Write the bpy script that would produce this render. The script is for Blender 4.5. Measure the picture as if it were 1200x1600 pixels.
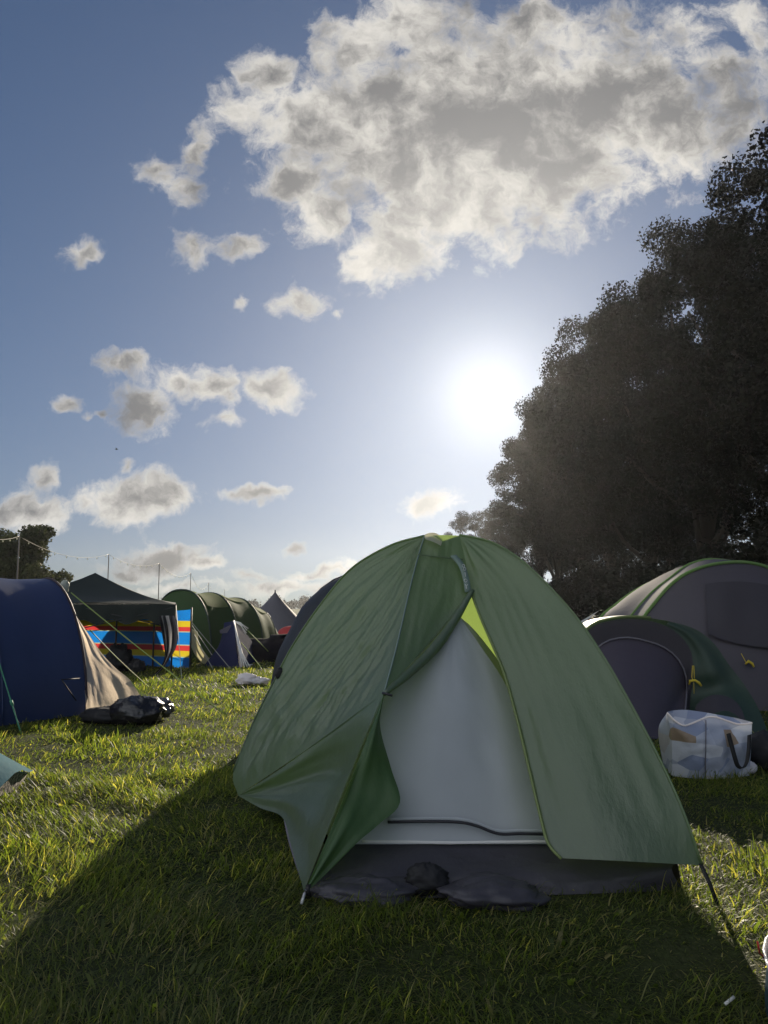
import bpy, math, random
import numpy as np
from mathutils import Vector, noise as mn

for o in list(bpy.data.objects):
    bpy.data.objects.remove(o)
random.seed(7)
rng = np.random.default_rng(11)
SC = bpy.context.scene
COL = SC.collection
V = Vector

# ------------------------------------------------------------------ camera
CAM_H = 1.15
PITCH = math.atan(148 / 1200)
F = 1200.0
cd = bpy.data.cameras.new("camera")
cd.sensor_fit = 'VERTICAL'
cd.sensor_height = 24.0
cd.lens = 18.0
cd.clip_start = 0.05
cd.clip_end = 3000
cam = bpy.data.objects.new("camera", cd)
COL.objects.link(cam)
cam.location = (0, 0, CAM_H)
cam.rotation_euler = (math.pi / 2 + PITCH, 0, 0)
SC.camera = cam
CP, SP = math.cos(PITCH), math.sin(PITCH)


def ray(px, py):
    cx, cy = (px - 600) / F, (800 - py) / F
    return V((cx, CP - cy * SP, SP + cy * CP))


def P(px, py, Y):
    d = ray(px, py)
    t = Y / d.y
    return V((d.x * t, Y, CAM_H + d.z * t))


def G(px, py, z=0.0):
    d = ray(px, py)
    t = (z - CAM_H) / d.z
    return V((d.x * t, d.y * t, z))


# ------------------------------------------------------------------ light
SUN_PX = (764, 612)
SUND = ray(*SUN_PX).normalized()
SUN_EL = math.asin(SUND.z)
SUN_AZ = math.atan2(SUND.x, SUND.y)
sl = bpy.data.lights.new("sun", 'SUN')
sl.energy = 5.0
sl.angle = math.radians(0.53)
sl.color = (1.0, 0.87, 0.68)
so = bpy.data.objects.new("sun", sl)
COL.objects.link(so)
so.location = (20, 60, 40)
so.rotation_euler = SUND.to_track_quat('Z', 'Y').to_euler()
SC.view_settings.view_transform = 'Standard'
SC.view_settings.look = 'None'
SC.view_settings.gamma = 1
SC.view_settings.exposure = 0.6
cy = SC.cycles
cy.max_bounces = 7
cy.diffuse_bounces = 3
cy.glossy_bounces = 2
cy.transmission_bounces = 5
cy.transparent_max_bounces = 8
cy.volume_bounces = 0
cy.use_denoising = True
cy.caustics_reflective = False
cy.caustics_refractive = False


class NT:
    def __init__(s, tree):
        s.t = tree
        s.n = tree.nodes
        s.l = tree.links

    def node(s, typ, **kw):
        x = s.n.new(typ)
        for k, v in kw.items():
            if k.startswith('i_'):
                s.set(x.inputs[int(k[2:])], v)
            else:
                setattr(x, k, v)
        return x

    def set(s, sock, v):
        if hasattr(v, 'is_linked'):
            s.l.new(v, sock)
        else:
            sock.default_value = v

    def m(s, op, a, b=None, c=None, clamp=False):
        x = s.n.new('ShaderNodeMath')
        x.operation = op
        x.use_clamp = clamp
        s.set(x.inputs[0], a)
        if b is not None:
            s.set(x.inputs[1], b)
        if c is not None:
            s.set(x.inputs[2], c)
        return x.outputs[0]

    def vm(s, op, a, b=None, out=0):
        x = s.n.new('ShaderNodeVectorMath')
        x.operation = op
        s.set(x.inputs[0], a)
        if b is not None:
            s.set(x.inputs[1], b)
        return x.outputs[out]

    def ss(s, v, lo, hi, a=0.0, b=1.0):
        x = s.n.new('ShaderNodeMapRange')
        x.interpolation_type = 'SMOOTHSTEP'
        s.set(x.inputs['Value'], v)
        x.inputs['From Min'].default_value = lo
        x.inputs['From Max'].default_value = hi
        x.inputs['To Min'].default_value = a
        x.inputs['To Max'].default_value = b
        return x.outputs[0]

    def mix(s, f, a, b, blend='MIX'):
        x = s.n.new('ShaderNodeMix')
        x.data_type = 'RGBA'
        x.blend_type = blend
        s.set(x.inputs[0], f)
        s.set(x.inputs[6], a)
        s.set(x.inputs[7], b)
        return x.outputs[2]

    def noise(s, vec, scale, detail=4, rough=.5, out=0):
        x = s.n.new('ShaderNodeTexNoise')
        if vec is not None:
            s.l.new(vec, x.inputs['Vector'])
        x.inputs['Scale'].default_value = scale
        x.inputs['Detail'].default_value = detail
        x.inputs['Roughness'].default_value = rough
        return x.outputs[out]


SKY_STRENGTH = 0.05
CLOUDS = [  # px, py, rx, ry, rotation (deg), weight
    (740, 200, 330, 175, -16, 1.35), (600, 175, 200, 120, -12, 1.0), (480, 190, 110, 75, 10, 1.0), (470, 280, 60, 65, 20, 1.0),
    (520, 340, 55, 55, 30, .95), (620, 395, 95, 62, -15, 1.0), (720, 310, 190, 100, -12, 1.0),
    (800, 140, 215, 120, -8, 1.0), (930, 150, 220, 140, -15, 1.05), (870, 270, 200, 95, -18, 1.0),
    (1040, 190, 110, 110, -20, 1.0), (650, 40, 110, 60, -20, .95), (820, 40, 80, 60, 0, .9), (1120, 150, 100, 110, -30, .72), (1180, 70, 50, 90, -20, .55),
    (370, 170, 50, 40, -25, .8), (560, 80, 90, 70, -30, .9), (420, 120, 60, 40, -30, .85),
    (245, 268, 36, 34, 10, .78), (312, 240, 30, 48, 20, .82), (300, 300, 26, 26, 0, .5),
    (298, 385, 38, 34, 0, .82), (378, 380, 34, 20, -15, .72), (128, 393, 32, 18, -15, .7),
    (472, 470, 44, 26, -10, .9), (525, 492, 12, 9, 0, .6), (385, 465, 14, 12, 0, .45),
    (195, 573, 52, 22, 5, .9), (222, 628, 56, 46, -10, .92), (330, 600, 66, 36, 8, 1.05), (425, 604, 64, 34, 5, 1.1),
    (280, 590, 40, 24, 0, .8), (345, 655, 34, 14, 0, .62), (105, 632, 22, 12, 0, .75), (134, 645, 12, 10, 0, .6), (160, 638, 13, 8, 0, .6),
    (55, 795, 62, 36, 5, 1.05), (62, 752, 28, 30, 0, .85), (10, 800, 40, 30, 0, .8),
    (215, 776, 106, 42, 4, 1.25), (200, 726, 15, 15, 0, .7), (140, 780, 34, 24, 0, .8),
    (397, 777, 64, 13, 0, .85), (668, 791, 50, 28, -5, .95),
    (255, 866, 80, 26, 0, 1.0), (330, 880, 50, 13, 5, .8), (200, 888, 60, 12, 0, .6), (388, 898, 34, 13, 0, .75), (470, 857, 20, 9, 0, .7),
    (450, 916, 110, 14, 0, .7), (556, 880, 26, 13, 0, .75), (520, 893, 70, 9, -4, .6), (620, 910, 80, 12, 0, .6), (300, 915, 120, 10, 0, .5),
]


def build_world():
    w = bpy.data.worlds.new("World")
    SC.world = w
    w.use_nodes = True
    t = NT(w.node_tree)
    t.n.clear()
    out = t.node('ShaderNodeOutputWorld')
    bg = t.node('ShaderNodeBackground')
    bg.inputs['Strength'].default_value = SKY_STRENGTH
    t.l.new(bg.outputs[0], out.inputs[0])
    sky = t.node('ShaderNodeTexSky')
    sky.sky_type = 'NISHITA'
    sky.sun_disc = False
    sky.sun_elevation = SUN_EL
    sky.sun_rotation = SUN_AZ
    sky.altitude = 50
    sky.air_density = 1.0
    sky.dust_density = 0.6
    sky.ozone_density = 1.6
    tc = t.node('ShaderNodeTexCoord')
    d = t.vm('NORMALIZE', tc.outputs['Generated'])
    sep = t.node('ShaderNodeSeparateXYZ')
    t.l.new(d, sep.inputs[0])
    yy = t.m('MAXIMUM', sep.outputs[1], 0.05)
    cmb = t.node('ShaderNodeCombineXYZ')
    t.set(cmb.inputs[0], t.m('DIVIDE', sep.outputs[0], yy))
    t.set(cmb.inputs[1], t.m('DIVIDE', sep.outputs[2], yy))
    uv = cmb.outputs[0]
    # turbulence of the cloud field
    wn = t.noise(uv, 9, 3, .55, out=1)
    wv = t.vm('SUBTRACT', wn, (0.5, 0.5, 0.5))
    sc = t.n.new('ShaderNodeVectorMath')
    sc.operation = 'SCALE'
    t.l.new(wv, sc.inputs[0])
    sc.inputs[3].default_value = 0.065
    uvw = t.vm('ADD', uv, sc.outputs[0])
    wn2 = t.noise(uv, 34, 3, .6, out=1)
    sc2 = t.n.new('ShaderNodeVectorMath')
    sc2.operation = 'SCALE'
    t.l.new(t.vm('SUBTRACT', wn2, (0.5, 0.5, 0.5)), sc2.inputs[0])
    sc2.inputs[3].default_value = 0.022
    uvw = t.vm('ADD', uvw, sc2.outputs[0])
    flat = t.vm('MULTIPLY', uvw, (1, 1, 0))
    acc = None
    for (px, py, rx, ry, rot, wt) in CLOUDS:
        def uvof(a, b):
            q = ray(a, b)
            return q.x / q.y, q.z / q.y
        u0, v0 = uvof(px, py)
        su = (uvof(px + 10, py)[0] - u0) / 10
        sv = abs(uvof(px, py + 10)[1] - v0) / 10
        mp = t.node('ShaderNodeMapping')
        mp.vector_type = 'TEXTURE'
        t.l.new(flat, mp.inputs[0])
        mp.inputs['Location'].default_value = (u0, v0, 0)
        mp.inputs['Rotation'].default_value = (0, 0, -math.radians(rot))
        mp.inputs['Scale'].default_value = (rx * su * 1.12, ry * sv * 1.12, 1)
        ln = t.vm('LENGTH', mp.outputs[0], out=1)
        b = t.m('MULTIPLY_ADD', ln, -wt, wt)
        if acc is None:
            acc = b
        else:
            x = t.n.new('ShaderNodeMath')
            x.operation = 'SMOOTH_MAX'
            t.set(x.inputs[0], acc)
            t.set(x.inputs[1], b)
            x.inputs[2].default_value = 0.12
            acc = x.outputs[0]
    n1 = t.noise(uvw, 15, 10, .66)
    n2 = t.noise(uvw, 6.5, 5, .5)
    dens = t.m('ADD', t.m('ADD', acc, t.ss(acc, .55, 1.0, 0, .45)), t.m('MULTIPLY_ADD', n1, 2.3, -1.15 - .03))
    front = t.ss(sep.outputs[1], .06, .2)
    alpha = t.m('MULTIPLY', t.ss(dens, -.05, 0.6), front)
    thick = t.m('ADD', t.m('MULTIPLY_ADD', n2, 2.4, -1.2), t.m('MULTIPLY_ADD', acc, .95, t.m('MULTIPLY_ADD', n1, 1.8, -.9)))
    n3 = t.noise(uvw, 24, 7, .6)
    thick = t.m('ADD', thick, t.m('MULTIPLY_ADD', n3, 1.3, -.65))
    core = t.ss(thick, .0, 1.12)
    cosd = t.vm('DOT_PRODUCT', d, tuple(SUND), out=1)
    cosd = t.m('MAXIMUM', cosd, 0.0)
    near = t.m('POWER', cosd, 6)
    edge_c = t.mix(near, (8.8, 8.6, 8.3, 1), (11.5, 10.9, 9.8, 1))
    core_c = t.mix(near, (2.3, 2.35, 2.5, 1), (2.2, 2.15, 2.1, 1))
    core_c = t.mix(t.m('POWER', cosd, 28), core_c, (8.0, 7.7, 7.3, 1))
    cloud_c = t.mix(core, edge_c, core_c)
    # haze whitens the sky near the horizon, glow round the sun
    den = t.vm('MULTIPLY_ADD', sky.outputs[0], (.115, .103, .082))
    den.node.inputs[2].default_value = (1, 1, 1)
    skyc = t.vm('DIVIDE', t.vm('MULTIPLY', sky.outputs[0], (.71, .85, 1.10)), den)
    # added fill light: unseen bright cloud put into the sky behind and left
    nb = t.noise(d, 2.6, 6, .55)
    fill_cloud = t.m('MULTIPLY', t.ss(nb, .36, .56), t.ss(t.vm('DOT_PRODUCT', d, (-.80, -.60, 0.0), out=1), -.02, .50))
    fill_cloud = t.m('MULTIPLY', fill_cloud, t.ss(sep.outputs[2], -.05, .05))
    skyc = t.mix(fill_cloud, skyc, (14.0, 14.8, 16.0, 1))
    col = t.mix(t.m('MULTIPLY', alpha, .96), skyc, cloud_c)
    g = t.m('ADD', t.m('MULTIPLY', t.m('POWER', cosd, 420), 4.8),
            t.m('ADD', t.m('MULTIPLY', t.m('POWER', cosd, 60), 2.3), t.m('MULTIPLY', t.m('POWER', cosd, 12), .6)))
    gc = t.mix(1.0, (1.0, .96, .88, 1), (0, 0, 0, 1), 'ADD')
    gcol = t.n.new('ShaderNodeVectorMath')
    gcol.operation = 'SCALE'
    t.l.new(gc, gcol.inputs[0])
    t.l.new(g, gcol.inputs[3])
    col = t.mix(1.0, col, gcol.outputs[0], 'ADD')
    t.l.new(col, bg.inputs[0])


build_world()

# ------------------------------------------------------------------ helpers: objects
ORG = {}


def tag(o, label=None, cat=None, group=None, kind=None):
    if label:
        o['label'] = label
    if cat:
        o['category'] = cat
    if group:
        o['group'] = group
    if kind:
        o['kind'] = kind
    return o


def thing(name, loc, label, cat, group=None):
    o = bpy.data.objects.new(name, None)
    o.empty_display_size = .2
    o.location = loc
    COL.objects.link(o)
    ORG[o] = V(loc)
    return tag(o, label, cat, group)


def catmull(pts, n):
    """resample a polyline smoothly to n+1 points, even in length"""
    pts = [V(p) for p in pts]
    if len(pts) == 2:
        return [pts[0].lerp(pts[1], i / n) for i in range(n + 1)]
    dense = []
    k = 14
    for i in range(len(pts) - 1):
        p0 = pts[i - 1] if i > 0 else pts[0] * 2 - pts[1]
        p1, p2 = pts[i], pts[i + 1]
        p3 = pts[i + 2] if i + 2 < len(pts) else pts[-1] * 2 - pts[-2]
        for j in range(k):
            s = j / k
            dense.append(.5 * ((2 * p1) + (p2 - p0) * s + (2 * p0 - 5 * p1 + 4 * p2 - p3) * s * s + (3 * p1 - p0 - 3 * p2 + p3) * s ** 3))
    dense.append(pts[-1])
    L = [0]
    for a, b in zip(dense, dense[1:]):
        L.append(L[-1] + (b - a).length)
    res, q = [], 0
    for i in range(n + 1):
        tgt = L[-1] * i / n
        while q < len(L) - 2 and L[q + 1] < tgt:
            q += 1
        sg = max(L[q + 1] - L[q], 1e-9)
        res.append(dense[q].lerp(dense[q + 1], min(1, max(0, (tgt - L[q]) / sg))))
    return res


class MB:
    def __init__(s):
        s.v, s.f = [], []

    def grid(s, rows):
        n = len(rows[0])
        b = len(s.v)
        for r in rows:
            s.v += [V(p) for p in r]
        for i in range(len(rows) - 1):
            for j in range(n - 1):
                a = b + i * n + j
                s.f.append((a, a + 1, a + n + 1, a + n))
        return s

    def loft(s, curves, nu, nv, wr=None, straight=False):
        cs = [catmull(c, nv) for c in curves]
        rows = [[None] * (nv + 1) for _ in range(nu + 1)]
        for j in range(nv + 1):
            col = [c[j] for c in cs]
            if straight or len(cs) == 2:
                segs = len(cs) - 1
                for i in range(nu + 1):
                    x = i / nu * segs
                    k = min(int(x), segs - 1)
                    rows[i][j] = col[k].lerp(col[k + 1], x - k)
            else:
                segs = len(cs) - 1
                for i in range(nu + 1):
                    x = i / nu * segs
                    k = min(int(x), segs - 1)
                    t = x - k
                    p0 = col[k - 1] if k > 0 else col[0] * 2 - col[1]
                    p1, p2 = col[k], col[k + 1]
                    p3 = col[k + 2] if k + 2 <= segs else col[-1] * 2 - col[-2]
                    rows[i][j] = .5 * ((2 * p1) + (p2 - p0) * t + (2 * p0 - 5 * p1 + 4 * p2 - p3) * t * t + (3 * p1 - p0 - 3 * p2 + p3) * t ** 3)
        if wr:
            new = [r[:] for r in rows]
            for i in range(nu + 1):
                for j in range(nv + 1):
                    du = rows[min(i + 1, nu)][j] - rows[max(i - 1, 0)][j]
                    dv = rows[i][min(j + 1, nv)] - rows[i][max(j - 1, 0)]
                    nn = du.cross(dv)
                    if nn.length > 1e-9:
                        nn.normalize()
                        u, v = i / nu, j / nv
                        fade = min(1, 8 * u, 8 * (1 - u)) * min(1, 10 * v, 10 * (1 - v))
                        new[i][j] = rows[i][j] + nn * (wr(u, v, rows[i][j]) * fade)
            rows = new
        return s.grid(rows)

    def tube(s, pts, r, n=6, caps=True):
        pts = [V(p) for p in pts]
        b = len(s.v)
        m = len(pts)
        rs = r if isinstance(r, (list, tuple)) else [r] * m
        up = V((.31, .23, .92))
        for i, p in enumerate(pts):
            tg = (pts[min(i + 1, m - 1)] - pts[max(i - 1, 0)])
            if tg.length < 1e-9:
                tg = V((0, 0, 1))
            tg.normalize()
            a = tg.cross(up)
            if a.length < .05:
                a = tg.cross(V((1, 0, 0)))
            a.normalize()
            c = tg.cross(a)
            for k in range(n):
                q = 2 * math.pi * k / n
                s.v.append(p + (a * math.cos(q) + c * math.sin(q)) * rs[i])
        for i in range(m - 1):
            for k in range(n):
                k2 = (k + 1) % n
                s.f.append((b + i * n + k, b + i * n + k2, b + (i + 1) * n + k2, b + (i + 1) * n + k))
        if caps:
            s.f.append(tuple(b + k for k in range(n - 1, -1, -1)))
            s.f.append(tuple(b + (m - 1) * n + k for k in range(n)))
        return s

    def strip(s, pts, width_vec, thick=.003):
        """a flat band along pts, with real thickness"""
        pts = [V(p) for p in pts]
        wv = V(width_vec)
        m = len(pts)
        b = len(s.v)
        for i, p in enumerate(pts):
            tg = pts[min(i + 1, m - 1)] - pts[max(i - 1, 0)]
            nn = tg.cross(wv)
            nn = nn.normalized() * thick if nn.length > 1e-9 else V((0, thick, 0))
            for q in (p - wv - nn, p + wv - nn, p + wv + nn, p - wv + nn):
                s.v.append(q)
        for i in range(m - 1):
            for k in range(4):
                k2 = (k + 1) % 4
                s.f.append((b + i * 4 + k, b + i * 4 + k2, b + i * 4 + 4 + k2, b + i * 4 + 4 + k))
        s.f.append((b + 3, b + 2, b + 1, b))
        e = b + (m - 1) * 4
        s.f.append((e, e + 1, e + 2, e + 3))
        return s

    def lump(s, c, rad, seed=0, amp=.25, fr=2.2, nu=18, nv=26, floor=None, sharp=False):
        c = V(c)
        rows = []
        for i in range(nu + 1):
            th = math.pi * i / nu
            r = []
            for j in range(nv + 1):
                ph = 2 * math.pi * (j % nv) / nv
                d = V((math.sin(th) * math.cos(ph), math.sin(th) * math.sin(ph), math.cos(th)))
                q = d * fr + V((seed * 7.3, seed * 3.1, seed))
                k = mn.noise(q) * .7 + .45 * (abs(mn.noise(q * 2.3)) * 2 - .6 if sharp else mn.noise(q * 2.3))
                k += .25 * mn.noise(q * 5.1)
                p = c + V((d.x * rad[0], d.y * rad[1], d.z * rad[2])) * (1 + amp * k)
                if floor is not None and p.z < floor:
                    p.z = floor
                r.append(p)
            rows.append(r)
        return s.grid(rows)

    def build(s, name, mat, parent=None, origin=None, smooth=True, label=None):
        org = ORG[parent] if parent is not None else (V(origin) if origin is not None else V((0, 0, 0)))
        me = bpy.data.meshes.new(name)
        me.from_pydata([tuple(p - org) for p in s.v], [], s.f)
        if smooth:
            me.polygons.foreach_set('use_smooth', [True] * len(me.polygons))
        me.materials.append(mat)
        me.update()
        o = bpy.data.objects.new(name, me)
        COL.objects.link(o)
        ORG[o] = org
        if parent is not None:
            o.parent = parent
        else:
            o.location = org
        if label:
            o['label'] = label
        return o


def np_mesh(name, verts, loops, starts, mat, attr=None):
    me = bpy.data.meshes.new(name)
    me.vertices.add(len(verts))
    me.vertices.foreach_set('co', np.ascontiguousarray(verts, dtype=np.float32).ravel())
    me.loops.add(len(loops))
    me.loops.foreach_set('vertex_index', np.ascontiguousarray(loops, dtype=np.int32))
    me.polygons.add(len(starts))
    me.polygons.foreach_set('loop_start', np.ascontiguousarray(starts, dtype=np.int32))
    if attr is not None:
        a = me.attributes.new('tint', 'FLOAT', 'POINT')
        a.data.foreach_set('value', np.ascontiguousarray(attr, dtype=np.float32))
    me.materials.append(mat)
    me.update(calc_edges=True)
    return me


def link(name, me, loc=(0, 0, 0), parent=None):
    o = bpy.data.objects.new(name, me)
    COL.objects.link(o)
    if parent is not None:
        o.parent = parent
    else:
        o.location = loc
    ORG[o] = V(loc)
    return o


# ------------------------------------------------------------------ helpers: materials
def new_mat(name):
    m = bpy.data.materials.new(name)
    m.use_nodes = True
    t = NT(m.node_tree)
    t.n.clear()
    out = t.node('ShaderNodeOutputMaterial')
    return m, t, out


def rgba(c):
    return (c[0], c[1], c[2], 1)


def fabric(name, col, tcol=None, trans=.3, rough=.45, spec=.35, bump=.25, bscale=14, stretch=(1, 1, 1), rot=(0, 0, 0), var=.12, colornode=None, fine=0.0):
    m, t, out = new_mat(name)
    tc = t.node('ShaderNodeTexCoord')
    mp = t.node('ShaderNodeMapping')
    t.l.new(tc.outputs['Object'], mp.inputs[0])
    mp.inputs['Scale'].default_value = stretch
    mp.inputs['Rotation'].default_value = rot
    n1 = t.noise(mp.outputs[0], bscale, 6, .6)
    n2 = t.noise(tc.outputs['Object'], 3.1, 5, .6)
    f = t.m('MULTIPLY_ADD', n2, 2 * var, 1 - var)
    base = colornode(t, tc) if colornode else rgba(col)
    vs = t.n.new('ShaderNodeVectorMath')
    vs.operation = 'SCALE'
    t.set(vs.inputs[0], base if hasattr(base, 'is_linked') else tuple(col))
    t.l.new(f, vs.inputs[3])
    bp = t.node('ShaderNodeBump')
    bp.inputs['Strength'].default_value = bump
    bp.inputs['Distance'].default_value = .02
    if fine:
        n3 = t.noise(mp.outputs[0], bscale * 4.5, 4, .65)
        n1 = t.m('MULTIPLY_ADD', n3, fine, n1)
    t.l.new(n1, bp.inputs['Height'])
    pr = t.node('ShaderNodeBsdfPrincipled')
    t.l.new(vs.outputs[0], pr.inputs['Base Color'])
    pr.inputs['Roughness'].default_value = rough
    pr.inputs['Specular IOR Level'].default_value = spec
    t.l.new(bp.outputs[0], pr.inputs['Normal'])
    if trans > 0:
        tr = t.node('ShaderNodeBsdfTranslucent')
        if tcol is not None:
            tr.inputs[0].default_value = rgba(tcol)
        else:
            t.l.new(vs.outputs[0], tr.inputs[0])
        t.l.new(bp.outputs[0], tr.inputs[1])
        mx = t.node('ShaderNodeMixShader')
        mx.inputs[0].default_value = trans
        t.l.new(pr.outputs[0], mx.inputs[1])
        t.l.new(tr.outputs[0], mx.inputs[2])
        t.l.new(mx.outputs[0], out.inputs[0])
    else:
        t.l.new(pr.outputs[0], out.inputs[0])
    return m


M = {}
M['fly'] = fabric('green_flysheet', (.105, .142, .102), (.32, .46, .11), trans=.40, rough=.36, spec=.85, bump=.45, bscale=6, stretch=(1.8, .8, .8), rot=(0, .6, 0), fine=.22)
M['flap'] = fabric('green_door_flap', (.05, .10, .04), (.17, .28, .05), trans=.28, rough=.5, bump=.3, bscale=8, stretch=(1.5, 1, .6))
M['seam'] = fabric('flysheet_seam_tape', (.15, .21, .18), trans=.1, rough=.4, bump=.1)
M['piping'] = fabric('olive_piping', (.19, .24, .09), trans=.2, rough=.5)
M['inner'] = fabric('pale_inner_cloth', (.50, .53, .56), (.5, .53, .52), trans=.35, rough=.7, spec=.2, bump=.14, bscale=5, stretch=(2, 1, .7))
M['sheet'] = fabric('slate_groundsheet', (.042, .040, .050), trans=0, rough=.5, bump=.5, bscale=7)
M['lilac'] = fabric('lilac_grey_sheet', (.16, .15, .18), trans=.1, rough=.6, bump=.3)
M['black'] = fabric('black_cloth', (.012, .012, .014), trans=0, rough=.65, bump=.3)
M['zip'] = fabric('dark_zip', (.02, .02, .025), trans=0, rough=.5)
M['cap'] = fabric('white_vent_cap', (.75, .72, .62), (.9, .84, .66), trans=.7, rough=.6)
M['metal'] = fabric('bright_steel', (.55, .55, .56), trans=0, rough=.3, spec=.8)
M['blue'] = fabric('navy_tent_cloth', (.040, .060, .145), (.05, .08, .22), trans=.24, rough=.42, spec=.45, bump=.25, bscale=5)
M['bluetrim'] = fabric('maroon_trim', (.035, .022, .03), trans=0, rough=.6)
M['beige'] = fabric('beige_porch_cloth', (.56, .49, .41), (.75, .63, .50), trans=.62, rough=.6, bump=.7, bscale=6, stretch=(1.5, 1, .7), fine=.3)
M['gazebo'] = fabric('black_canopy', (.012, .02, .016), (.02, .03, .02), trans=.08, rough=.65, bump=.2)
M['pole'] = fabric('dark_steel_pole', (.035, .035, .04), trans=0, rough=.4, spec=.6)
M['gpole'] = fabric('grey_steel_pole', (.18, .18, .18), trans=0, rough=.4, spec=.6)
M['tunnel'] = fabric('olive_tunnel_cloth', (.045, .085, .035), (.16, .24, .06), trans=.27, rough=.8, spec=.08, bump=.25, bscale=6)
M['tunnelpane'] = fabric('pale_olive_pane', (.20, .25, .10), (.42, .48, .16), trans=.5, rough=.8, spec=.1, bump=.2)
M['cream'] = fabric('cream_flap_cloth', (.52, .49, .30), (.55, .52, .30), trans=.5, rough=.6, bump=.3)
M['navy'] = fabric('small_navy_cloth', (.020, .027, .075), (.02, .026, .07), trans=.12, rough=.9, spec=.05, bump=.3)
M['cord'] = fabric('white_cord', (.72, .72, .70), trans=.2, rough=.6)
M['lime'] = fabric('lime_guy_line', (.32, .42, .12), (.4, .5, .15), trans=.25, rough=.6)
M['paleline'] = fabric('pale_guy_line', (.42, .44, .36), trans=.1, rough=.6)
M['tealline'] = fabric('green_guy_line', (.08, .30, .18), trans=.1, rough=.6)
M['yellow'] = fabric('yellow_cord', (.55, .42, .03), trans=.1, rough=.6)
M['grey'] = fabric('grey_canvas', (.115, .115, .14), (.16, .16, .19), trans=.3, rough=.7, bump=.2)
M['red'] = fabric('red_tent_cloth', (.40, .035, .04), (.6, .06, .06), trans=.4, rough=.6)
M['darktent'] = fabric('dark_blue_grey_cloth', (.02, .024, .034), (.04, .05, .07), trans=.2, rough=.55, spec=.3, bump=.8, bscale=6)
M['blacktent'] = fabric('black_tent_cloth', (.005, .005, .008), trans=.0, rough=.8, spec=.1, bump=.6, bscale=5)
M['poly'] = fabric('white_polythene', (.78, .76, .78), (.8, .78, .8), trans=.4, rough=.3, bump=.8, bscale=9)
M['binbag'] = fabric('black_polythene', (.012, .011, .013), trans=0, rough=.22, spec=.6, bump=.9, bscale=8)
M['silverbag'] = fabric('grey_polythene', (.09, .09, .10), trans=.1, rough=.2, spec=.8, bump=.9, bscale=9)
M['purple'] = fabric('dark_purple_grey_door', (.050, .043, .062), trans=.12, rough=.6, bump=.15)
M['purplerim'] = fabric('charcoal_door_surround', (.028, .025, .034), trans=.08, rough=.6, bump=.15)
M['bottle'] = fabric('bottle_green_cloth', (.030, .055, .040), (.05, .09, .05), trans=.2, rough=.5, bump=.25)
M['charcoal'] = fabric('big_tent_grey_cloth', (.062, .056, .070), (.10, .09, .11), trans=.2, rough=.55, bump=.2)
M['window'] = fabric('dark_mesh_panel', (.036, .033, .042), trans=.1, rough=.7)
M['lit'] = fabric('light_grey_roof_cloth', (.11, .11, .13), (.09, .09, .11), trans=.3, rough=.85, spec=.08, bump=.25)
M['limetrim'] = fabric('lime_trim', (.15, .27, .08), (.22, .36, .08), trans=.4, rough=.5)
M['teal'] = fabric('teal_tent_cloth', (.03, .14, .19), (.06, .26, .32), trans=.35, rough=.7, spec=.05, bump=.4, bscale=6)
M['darkteal'] = fabric('dark_teal_cloth', (.02, .05, .075), trans=.15, rough=.4, bump=.4)
M['strap'] = fabric('black_strap', (.012, .012, .012), trans=0, rough=.6)
M['bulb'] = fabric('pale_bulb_glass', (.8, .78, .6), (.8, .78, .6), trans=.3, rough=.2)
M['wire'] = fabric('pale_wire', (.24, .23, .17), trans=0, rough=.6)
M['wood'] = fabric('timber_pole', (.14, .125, .11), trans=0, rough=.8)
M['bird'] = fabric('dark_feathers', (.03, .03, .03), trans=0, rough=.8)
M['redline'] = fabric('red_guy_line', (.45, .03, .04), trans=0, rough=.6)


def patchwork(t, tc):
    vo = t.node('ShaderNodeTexVoronoi')
    mp = t.node('ShaderNodeMapping')
    t.l.new(tc.outputs['Object'], mp.inputs[0])
    mp.inputs['Scale'].default_value = (1.3, 1, 2.4)
    mp.inputs['Rotation'].default_value = (0, .35, 0)
    t.l.new(mp.outputs[0], vo.inputs['Vector'])
    vo.inputs['Scale'].default_value = 5.0
    s = t.node('ShaderNodeSeparateColor')
    t.l.new(vo.outputs['Color'], s.inputs[0])
    cr = t.node('ShaderNodeValToRGB')
    cr.color_ramp.interpolation = 'CONSTANT'
    e = cr.color_ramp.elements
    e[0].position, e[0].color = 0, (.34, .37, .46, 1)
    e[1].position, e[1].color = .3, (.52, .54, .60, 1)
    for p, c in ((.52, (.24, .28, .40, 1)), (.68, (.44, .42, .44, 1)), (.84, (.27, .20, .14, 1)), (.87, (.40, .43, .52, 1))):
        x = e.new(p)
        x.color = c
    t.l.new(s.outputs[0], cr.inputs[0])
    return cr.outputs[0]


M['sack'] = fabric('printed_woven_plastic', (.4, .4, .5), trans=.08, rough=.4, bump=.5, bscale=9, colornode=patchwork)
M['sackin'] = fabric('sack_lining', (.34, .36, .42), trans=.1, rough=.5, bump=.4)


def stripes(seq, axis=2, z0=0.0, h=1.0):
    def fn(t, tc):
        s = t.node('ShaderNodeSeparateXYZ')
        t.l.new(tc.outputs['Object'], s.inputs[0])
        v = t.m('MULTIPLY_ADD', s.outputs[axis], 1 / h, -z0 / h)
        cr = t.node('ShaderNodeValToRGB')
        cr.color_ramp.interpolation = 'CONSTANT'
        e = cr.color_ramp.elements
        e[0].position, e[0].color = 0, rgba(seq[0][1])
        e[1].position, e[1].color = seq[1][0], rgba(seq[1][1])
        for p, c in seq[2:]:
            x = e.new(p)
            x.color = rgba(c)
        t.l.new(v, cr.inputs[0])
        return cr.outputs[0]
    return fn


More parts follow.
